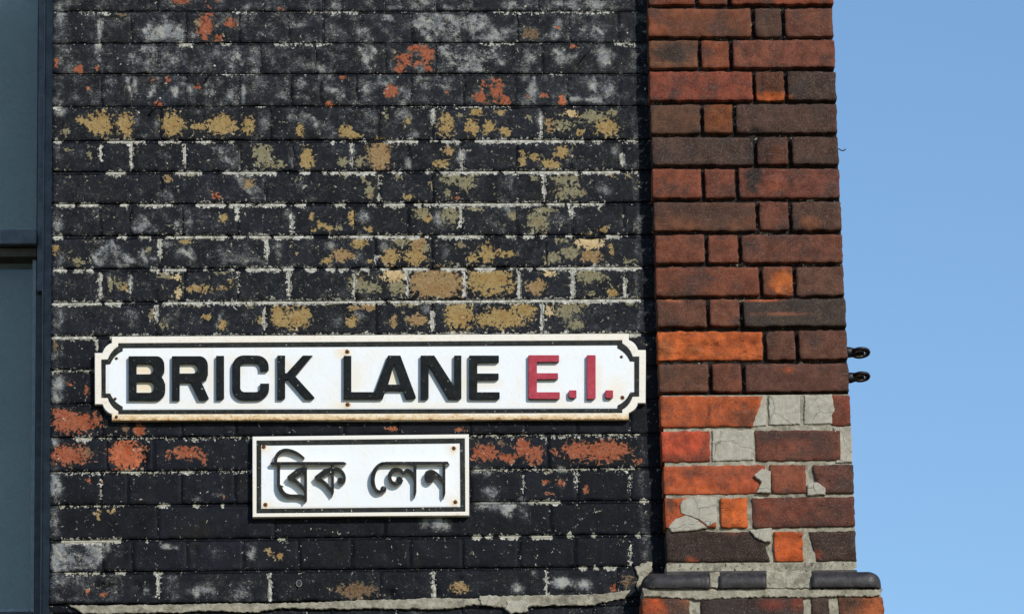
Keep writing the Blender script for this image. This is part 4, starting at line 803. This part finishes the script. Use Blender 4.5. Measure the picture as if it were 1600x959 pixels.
def stained_face(x0, x1, y0, y1, yf, parent, st, step=4.0):
    xs = np.linspace(x0, x1, int((x1-x0)/step)+1); ys = np.linspace(y0, y1, int((y1-y0)/step)+1)
    v = [(P(x, y+(x-580)*-0.0035, yf)[0], yf+nz(x*.02, y*.02, 2)*.0002, P(x, y+(x-580)*-0.0035, yf)[1]) for y in ys for x in xs]; n = len(xs)
    f = [(j*n+i, (j+1)*n+i, (j+1)*n+i+1, j*n+i+1) for j in range(len(ys)-1) for i in range(n-1)]
    me = mesh('face', v, f, True); V = np.array(v); px, py = TOPX(V[:, 0], V[:, 1], V[:, 2]); d = field(st, px, py).max(1)
    fattr(me, 'dirt', d); fattr(me, 'rust', np.clip(d-.75, 0, 1)*.25); link('face', me, M['enamel'], parent)
stained_face(169, 989, 545, 637.5, YS-0.0005, sign, STAINS)
def G(*p): return list(p)
def rrect(x0, y0, x1, y1, r):                   # corners rounded on the right-hand side only
    return [(x0, y0)]+arc(x1-r, y0+r, r, 90, 0)+arc(x1-r, y1-r, r, 0, -90)+[(x0, y1)]
def letter_B(): return [[(201, 556)]+arc(245, 571, 12, 90, 0, 6, 15)[:-1]+[(257, 574), (256.5, 581), (252.5, 588.5), (255.5, 593), (258.2, 600)]+arc(245, 609, 13.2, 0, -90, 6, 15.5)+[(201, 624.5)],
                        rrect(213.5, 567.5, 239.5, 584.2, 7)[::-1], rrect(213.5, 595, 240.5, 613, 7)[::-1]]
def letter_R(): return [[(268.7, 556)]+arc(312, 571, 13, 90, 0, 6, 15)+[(325, 584), (322, 593), (314.5, 596), (326.3, 621.5), (323.5, 624.2), (311, 624.2), (297.5, 596.5), (280.8, 596.5), (280.8, 624.2), (268.7, 624.2)], rrect(280.8, 567.5, 308.5, 583, 7)[::-1]]
def letter_I(x0, x1, t, b): return [[(x0, t), (x1, t), (x1, b-2.5), (x1-2.5, b), (x0, b)]]
def letter_C():
    o = [(420, 576.5), (418, 579), (406.5, 579), (406.5, 573)]+arc(400, 572.5, 6, 0, 90, 3, 6)+arc(382, 573, 6.5, 90, 180, 5, 6.5)+arc(382, 605.5, 6.5, 180, 270, 5, 6.5)+arc(400, 605.5, 6.5, -90, 0, 4, 6.5)+[(406.5, 598.7), (420.5, 598.7)]
    return [o+[(420.5, 606)]+arc(402.5, 606, 18, 0, -90, 6)+arc(381, 606, 18.3, -90, -180, 6)+arc(381, 573, 18.3, 180, 90, 6)+arc(402, 573, 18, 90, 0, 6)]
def letter_K(): return [[(433.3, 555), (445.6, 555), (445.6, 582.5), (448, 582.5), (473, 555), (488.5, 555), (461.5, 587.5), (491.5, 620.5), (489, 623), (477, 623), (450, 592), (445.6, 592), (445.6, 620.5), (443.5, 623), (433.3, 623)]]
def letter_L(): return [[(537, 555.5), (549, 555.5), (549, 612), (584.5, 612), (587, 612), (587, 622.6), (537, 622.6)]]
def letter_A(): return [[(606.2, 555), (625.7, 555), (650, 620), (648, 622.5), (634, 622.5), (629.5, 609.3), (602.5, 609.3), (597.8, 622.5), (586.9, 622.9), (585.4, 622.9), (585.4, 611)], [(615.8, 567.3), (606.5, 600.3), (625.7, 600.3)]]
def letter_N(): return [[(657.3, 555), (678.7, 555), (709.5, 603), (709.8, 555), (721, 555), (721, 621), (719, 623), (701, 623), (669.8, 570), (669.8, 621), (668, 623), (657.3, 623)]]
def letter_E(x0, x1, xs, t, b, xm): return [[(x0, t), (x1-1.2, t), (x1-1.2, t+9.5), (x1-3, t+10.5), (xs, t+10.5), (xs, t+28), (xm, t+28), (xm, t+36.2), (xm-2, t+37.5), (xs, t+37.5), (xs, b-10.8), (x1, b-10.8), (x1, b-2), (x1-2, b), (x0+2, b), (x0, b-2)]]
def letter_dot(x0, x1, t, b): return [[(x0+1, t), (x1, t), (x1, b-2), (x1-2.5, b), (x0+2, b), (x0, b-3), (x0, t+2)]]
YL = YS-LT
for lp in (letter_B(), letter_R(), letter_I(337.8, 350.2, 555.5, 623.5), letter_C(), letter_K(), letter_L(), letter_A(), letter_N(), letter_E(665.5, 780.8, 745.8-0, 555, 623, 779) if False else letter_E(733.2, 780.8, 745.8, 555, 623, 779.2)):
    cast('letter', lp, YL, LT+0.002, M['black'], sign, 0.0008, side=M['letter_side'])
for lp in (letter_E(825.8, 874.8, 839, 554.5, 623, 872), letter_dot(888.5, 900.8, 609.2, 621.5), letter_I(917.2, 930.8, 554.4, 623.2), letter_dot(945.5, 958, 609.2, 621.8)):
    cast('letter', lp, YL, LT+0.002, M['red_letter'], sign, 0.0008, label='faded red letter', side=M['letter_side'])
def screw(x, y, yf, parent, r=0.0040, halo=0.010, lab=None):
    X, Z = P(x, y, yf); bm = bmesh.new()
    rings = []
    for rr, yy in ((r, 0.001), (r*.95, -.0014), (r*.45, -.0022)):
        rings.append([bm.verts.new((X+rr*math.cos(k*math.pi/5), yf+yy, Z+rr*math.sin(k*math.pi/5))) for k in range(10)])
    for a, b in zip(rings, rings[1:]):
        for k in range(10): bm.faces.new((a[k], a[(k+1) % 10], b[(k+1) % 10], b[k]))
    bm.faces.new(rings[-1])
    link('screw', bm_mesh('screw', bm, True), M['screw'], parent)
    if halo:                                     # rust bled into the paint round the screw head: a thin flake of stained paint
        bm = bmesh.new(); c = bm.verts.new((X, yf-0.0010, Z)); ring = []
        for k in range(14):
            q = halo*(0.8+0.35*nz(k*1.7, X*50, Z*50)); ring.append(bm.verts.new((X+q*math.cos(k*math.pi/7), yf-0.0009, Z-halo*.12+q*math.sin(k*math.pi/7))))
        for k in range(14): bm.faces.new((c, ring[k], ring[(k+1) % 14]))
        me = bm_mesh('rust_stain', bm); v = np.full(15, 0.22); v[0] = 1.7
        fattr(me, 'rust', v); fattr(me, 'dirt', np.concatenate([[1.0], np.full(14, .35)])); link('rust_stain', me, M['enamel'], parent)
for x, y, hl in ((182, 560, .0), (180, 623, .0), (542.5, 549.5, .010), (543, 632, .010), (971, 557.5, 0), (972.5, 621, .007), (182, 651, 0)):
    screw(x, y, YS-(0.0014 if y > 640 else 0), sign, 0.0034 if hl == 0 else 0.0046, hl)

# --- the small plate in Bengali script
sign2 = thing('bengali_street_sign', 'small white rectangular nameplate in raised Bengali script below the long plate', 'street sign')
YB = -0.0155
def quad(d, q=((394.5, 681.5), (732.5, 678), (733.3, 804.8), (394.5, 807.5))):
    (a, b), (c, e), (f, g), (h, i) = q; return [(a+d, b+d), (c-d, e+d), (f-d, g-d), (h+d, i-d)]
cast('plate', [quad(0)], YB, 0.0150, M['enamel'], sign2, 0.0010, rust=lambda px, py: (np.maximum(ease(py, 798, 808)*.3, .0), ease(py, 795, 808)*.5))
cast('rim', [quad(.3), quad(6.2)], YB-0.0010, 0.0026, M['enamel'], sign2, 0.0005, rust=lambda a, b: (np.maximum(ease(b, 800, 806)*.42, .06), np.maximum(ease(b, 796, 804)*.6, .36)))
cast('border', [quad(6.4), quad(13.6)], YB-0.0020, 0.0036, M['line'], sign2, 0.0008)
def ribbon(pts, ws, n=6):
    """smooth stroke of varying width -> outline loop"""
    P_ = [np.array(p, float) for p in pts]; m = len(P_); C_, W_ = [], []
    for i in range(m-1):
        p0, p1, p2, p3 = P_[max(i-1, 0)], P_[i], P_[i+1], P_[min(i+2, m-1)]
        for t in range(n):
            s = t/n
            C_.append(0.5*((2*p1)+(-p0+p2)*s+(2*p0-5*p1+4*p2-p3)*s*s+(-p0+3*p1-3*p2+p3)*s**3)); W_.append(ws[i]+(ws[i+1]-ws[i])*s)
    C_.append(P_[-1]); W_.append(ws[-1]); L, R = [], []
    for i, c in enumerate(C_):
        d = C_[min(i+1, len(C_)-1)]-C_[max(i-1, 0)]; d = d/(np.linalg.norm(d)+1e-9); nn = np.array([-d[1], d[0]])
        L.append(tuple(c+nn*W_[i]/2)); R.append(tuple(c-nn*W_[i]/2))
    return L+R[::-1]
def poly(*p): return list(p)
stained_face(408.5, 716, 697, 791, YB-0.0005, sign2, np.array([(416, 700, 12, 10, .5), (418, 790, 12, 9, .6), (708, 702, 9, 9, .6), (710, 785, 10, 9, .7), (510, 727, 30, 5, .35), (620, 728, 22, 5, .6), (430, 716, 8, 8, .4), (465, 745, 14, 10, .2)]))
GLY = [
 [ribbon([(430.5, 723), (431.5, 714), (437, 706.5), (446, 702.8), (457, 704.5), (467, 709.3), (475.5, 715.5)], [4.5, 5.5, 6, 5.5, 5, 4.2, 2.6]),
  poly((422, 722.5), (426, 721), (537, 720.8), (541.5, 723), (539, 725.6), (425, 725.8)),
  poly((433, 724), (437.7, 724), (437.7, 757), (443, 758.6), (440, 761.5), (436.5, 762), (433, 760)),
  ribbon([(436, 757), (438.5, 764), (444, 771), (452, 774), (461, 774.2), (470, 774.6), (478.5, 778)], [5, 7, 6.4, 5.6, 5, 5.4, 6]),
  poly((475.4, 724), (479.8, 724), (479.8, 781), (476.5, 784), (475.4, 778)),
  poly((476, 728), (476, 736.5), (462, 746), (452.5, 750.5), (448.5, 746), (449.5, 743), (464, 731.5)),
  ribbon([(452, 746.5), (461, 750.5), (469, 757), (477, 766)], [6.5, 6, 5.2, 4.6])],
 [poly((517.6, 724), (521.9, 724), (521.9, 768), (519, 774.5), (517.6, 770)),
  poly((518.5, 729), (518.5, 737), (504, 745), (495.5, 750.5), (491, 746.5), (492, 743.5), (506, 732.5)),
  ribbon([(494.5, 747), (503, 751), (511, 757.5), (519.5, 769)], [6.5, 6, 5.4, 4.6]),
  ribbon([(521, 731.8), (529, 733), (535.5, 738.5), (538.3, 746), (536.5, 752.5), (532.5, 754)], [5, 6, 5.2, 4.4, 4.6, 5]),
  arc(531.8, 750.5, 5.2, 0, 330, 11)],
 [ribbon([(600, 723), (593, 726), (586.5, 733), (582.8, 743), (582.8, 754), (586, 763), (591.5, 767.5), (597, 767.4)], [5, 5.4, 6.2, 6.8, 6.4, 5.6, 5, 4]),
  arc(599, 763.5, 4.9, 0, 330, 11),
  poly((597, 722), (603, 720.6), (699.5, 720.4), (702.5, 725), (600, 725.6)),
  poly((646.3, 724), (650.8, 724), (650.8, 768), (648, 776), (646.3, 772)),
  ribbon([(648, 747.5), (643, 739), (637, 734.5), (632.5, 737), (631, 741)], [5, 6, 6, 5, 3]),
  ribbon([(631, 739.5), (625, 734), (617, 733), (610.8, 738), (608.8, 745.5), (611.5, 752), (618, 755.3), (625, 753.5), (628.3, 748)], [4, 5.6, 6.4, 6.6, 6, 5.4, 5, 5, 4]),
  arc(623.8, 748.8, 5.0, 0, 330, 11)],
 [poly((691.6, 724), (696, 724), (696, 770), (693.5, 777), (691.6, 772)),
  arc(670.8, 746.3, 7.8, 0, 330, 14),
  ribbon([(664.8, 744), (667.5, 738.5), (674, 736.5), (681, 740), (687.5, 746), (694, 756)], [4, 6.5, 7, 6.6, 6, 4.4])]]
for gl in GLY:
    meshes = []
    for j, lp in enumerate(gl):
        o = cast('glyph', [lp], YB-0.0118-0.00025*j, 0.0130, M['bengali'], sign2, 0.0007, side=M['glyph_side']); meshes.append(o)
    base = meshes[0]; bm = bmesh.new()
    for o in meshes: bm.from_mesh(o.data)
    bm.to_mesh(base.data); bm.free()
    for o in meshes[1:]: bpy.data.objects.remove(o)
for x, y in ((412, 698), (414.5, 788), (709, 700), (711.5, 784)): screw(x, y, YB, sign2, 0.0042, 0.010)

# ------------------------------------------------------------------ sash window on the left, set back in its reveal
win = thing('sash_window', 'tall blue grey sash window with dusty panes beside the painted wall', 'window')
YW = 0.185
def wx(x): return P(x, 480, YW)[0]
def wz(y): return P(30, y, YW)[1]
ztop, zbot = zline(-3, 0)+0.02, zline(20, 0)-0.08
box('frame', wx(68.5), 0.012, YW-0.020, YW+0.10, ztop, zbot, M['frame'], win, 0.003)
box('parting_bead', wx(57), wx(68), YW+0.012, YW+0.10, wz(452), ztop, M['frame'], win, 0.002)
box('lower_jamb', wx(56), wx(68), YW+0.030, YW+0.10, zbot, wz(453), M['frame_dark'], win, 0.002)
box('meeting_rail', wx(-500), wx(57), YW-0.004, YW+0.05, wz(382), wz(359), M['frame'], win, 0.003)
box('lower_rail', wx(-500), wx(57)-0.001, YW+0.018, YW+0.07, wz(397), wz(383), M['rail_brown'], win, 0.002)
box('glazing_bead', wx(-500), wx(57)-0.001, YW+0.008, YW+0.04, wz(358.3), wz(356), M['bead'], win, 0.0008)
box('stile', wx(49.5), wx(55.5), YW+0.034, YW+0.09, zbot, wz(398), M['bead'], win, 0.001)
box('glazing_bead', wx(-500), wx(49.5)-0.001, YW+0.034, YW+0.08, wz(949), wz(944), M['bead'], win, 0.001)
box('bottom_rail', wx(-500), wx(55)-0.001, YW+0.026, YW+0.09, zbot, wz(950), M['frame_dark'], win, 0.002)
box('pane', wx(-500), wx(57)-0.0015, YW+0.030, YW+0.034, wz(358), ztop, M['glass'], win)
box('pane', wx(-500), wx(49.5)-0.0015, YW+0.062, YW+0.066, wz(943.5), wz(397.5), M['glass'], win)
box('glazing_bead', wx(55.6), wx(57)-0.0012, YW+0.012, YW+0.034, wz(357), ztop, M['frame_dark'], win, 0.0006)
box('blind', wx(-500), wx(64), YW+0.155, YW+0.160, zbot, ztop, M['blind'], win)
box('reveal_lining', wx(64)-0.001, 0.010, YW+0.085, YW+0.165, zbot, ztop, M['core'], win)

# ------------------------------------------------------------------ small iron things
def bracket(y, lab):
    t = thing('iron_eye_bracket', lab, 'bracket', 'iron eyes on the side of the pier')
    YI = 0.03
    x0 = P(1326 if y < 570 else 1328, y, -T)[0]-0.012; zc = P(1345, y, YI)[1]; xc = P(1344 if y < 570 else 1345, y, YI)[0]
    R1 = P(1360, y, YI)[0]-xc
    bm = bmesh.new()
    n = 28
    tube_pts = [(xc+(R1-0.0035)*math.cos(2*math.pi*k/n), YI+(R1-0.0035)*1.15*math.sin(2*math.pi*k/n), zc) for k in range(n)]
    rings = []
    for k in range(n):
        a = 2*math.pi*k/n; rr = R1-0.004
        rings.append([bm.verts.new((xc+(rr+0.004*math.cos(b))*math.cos(a), YI+(rr+0.004*math.cos(b))*1.15*math.sin(a), zc+0.0040*math.sin(b)-0.16*rr*math.sin(a))) for b in [2*math.pi*m/8 for m in range(8)]])
    for k in range(n):
        A, B = rings[k], rings[(k+1) % n]
        for m in range(8): bm.faces.new((A[m], A[(m+1) % 8], B[(m+1) % 8], B[m]))
    link('eye', bm_mesh('eye', bm, True), M['iron'], t)
    bm = bmesh.new(); rings = []
    for k in range(n):
        a = 2*math.pi*k/n; rr = R1-0.0092
        rings.append([bm.verts.new((xc+(rr+0.0024*math.cos(b))*math.cos(a), YI+(rr+0.0024*math.cos(b))*1.15*math.sin(a), zc+0.0022*math.sin(b)-0.0012-0.16*rr*math.sin(a))) for b in [2*math.pi*m/6 for m in range(6)]])
    for k in range(n):
        A, B = rings[k], rings[(k+1) % n]
        for m in range(6): bm.faces.new((A[m], A[(m+1) % 6], B[(m+1) % 6], B[m]))
    link('glint', bm_mesh('glint', bm, True), M['glint'], t)  # pale torus stands in for the white highlight inside the eye
    bm = bmesh.new(); tube(bm, [(xc-0.001, YI, zc-0.004), (xc-0.001, YI, zc+0.002)], R1-0.0122, 14); link('dark_disc', bm_mesh('dark_disc', bm, True), M['iron'], t)
    bm = bmesh.new(); tube(bm, [(x0, YI, zc+(0.001 if y < 570 else -0.003)), (x0+0.024, YI, zc+(0.001 if y < 570 else -0.002)), (xc-R1+0.012, YI, zc)], 0.0140, 10, 0.0090); link('shank', bm_mesh('shank', bm, True), M['iron'], t)
bracket(551, 'black iron eye bracket on the pier side, upper of the two')
bracket(588.5, 'black iron eye bracket on the pier side, lower of the two')
def wire(name, pts, r, lab, cat, tip=None, group=None):
    t = thing(name, lab, cat, group)
    bm = bmesh.new(); tube(bm, pts, r, 8); link('shaft', bm_mesh('shaft', bm, True), M['wire'], t)
    if tip:
        bm = bmesh.new(); bmesh.ops.create_icosphere(bm, subdivisions=2, radius=tip, matrix=Matrix.Translation(pts[-1])); link('tip', bm_mesh('tip', bm, True), M['tip'], t)
def q3(x, y, d): X, Z = P(x, y, d); return (X, d, Z)
wire('wire_stub', [q3(318, 131, .004), q3(322, 126, -.008), q3(330, 115, -.02), q3(335, 103.5, -.028)], 0.0013, 'cut wire end with pale tip sticking out near the top left of the painted wall', 'wire', 0.0028, 'wire ends stuck in the painted wall')
wire('wire_stub', [q3(231, 181, .004), q3(235, 177, -.006), q3(243, 168, -.018), q3(250, 154, -.027)], 0.0018, 'cut wire end with pale tip above a yellow peeled patch', 'wire', 0.0025, 'wire ends stuck in the painted wall')
wire('wire_stub', [q3(934, 63, .004), q3(929, 68, -.006), q3(921, 77, -.016), q3(913.5, 87, -.024)], 0.0013, 'bare dark wire end without pale tip near the top right of the painted wall', 'wire', None, 'wire ends stuck in the painted wall')
wire('wire_hook', [q3(1306, 232, 0.0), q3(1311, 233, 0.0), q3(1315, 235.5, 0.0), q3(1318.5, 235.5, 0.0), q3(1321.5, 233, 0.0)], 0.0013, 'thin curled wire hook sticking out of the pier edge against the sky', 'hook')
eye = thing('screw_eye_socket', 'small pale ring around a hole in the bottom black course', 'socket')
bm = bmesh.new(); X, Z = P(467, 911, -.003); n = 18; rings = []
for k in range(n):
    a = 2*math.pi*k/n
    rings.append([bm.verts.new((X+(.0055+.0012*math.cos(b))*math.cos(a), -.0028+.0014*math.sin(b), Z+(.0068+.0012*math.cos(b))*math.sin(a))) for b in [2*math.pi*m/6 for m in range(6)]])
for k in range(n):
    for m in range(6): bm.faces.new((rings[k][m], rings[k][(m+1) % 6], rings[(k+1) % n][(m+1) % 6], rings[(k+1) % n][m]))
link('ring', bm_mesh('ring', bm, True), M['ringm'], eye)
bm = bmesh.new(); tube(bm, [(X, -.0035, Z), (X, .004, Z)], .0046, 12); link('dark_disc', bm_mesh('dark_disc', bm), M['iron'], eye)  # black disc stands in for the shade inside the open hole
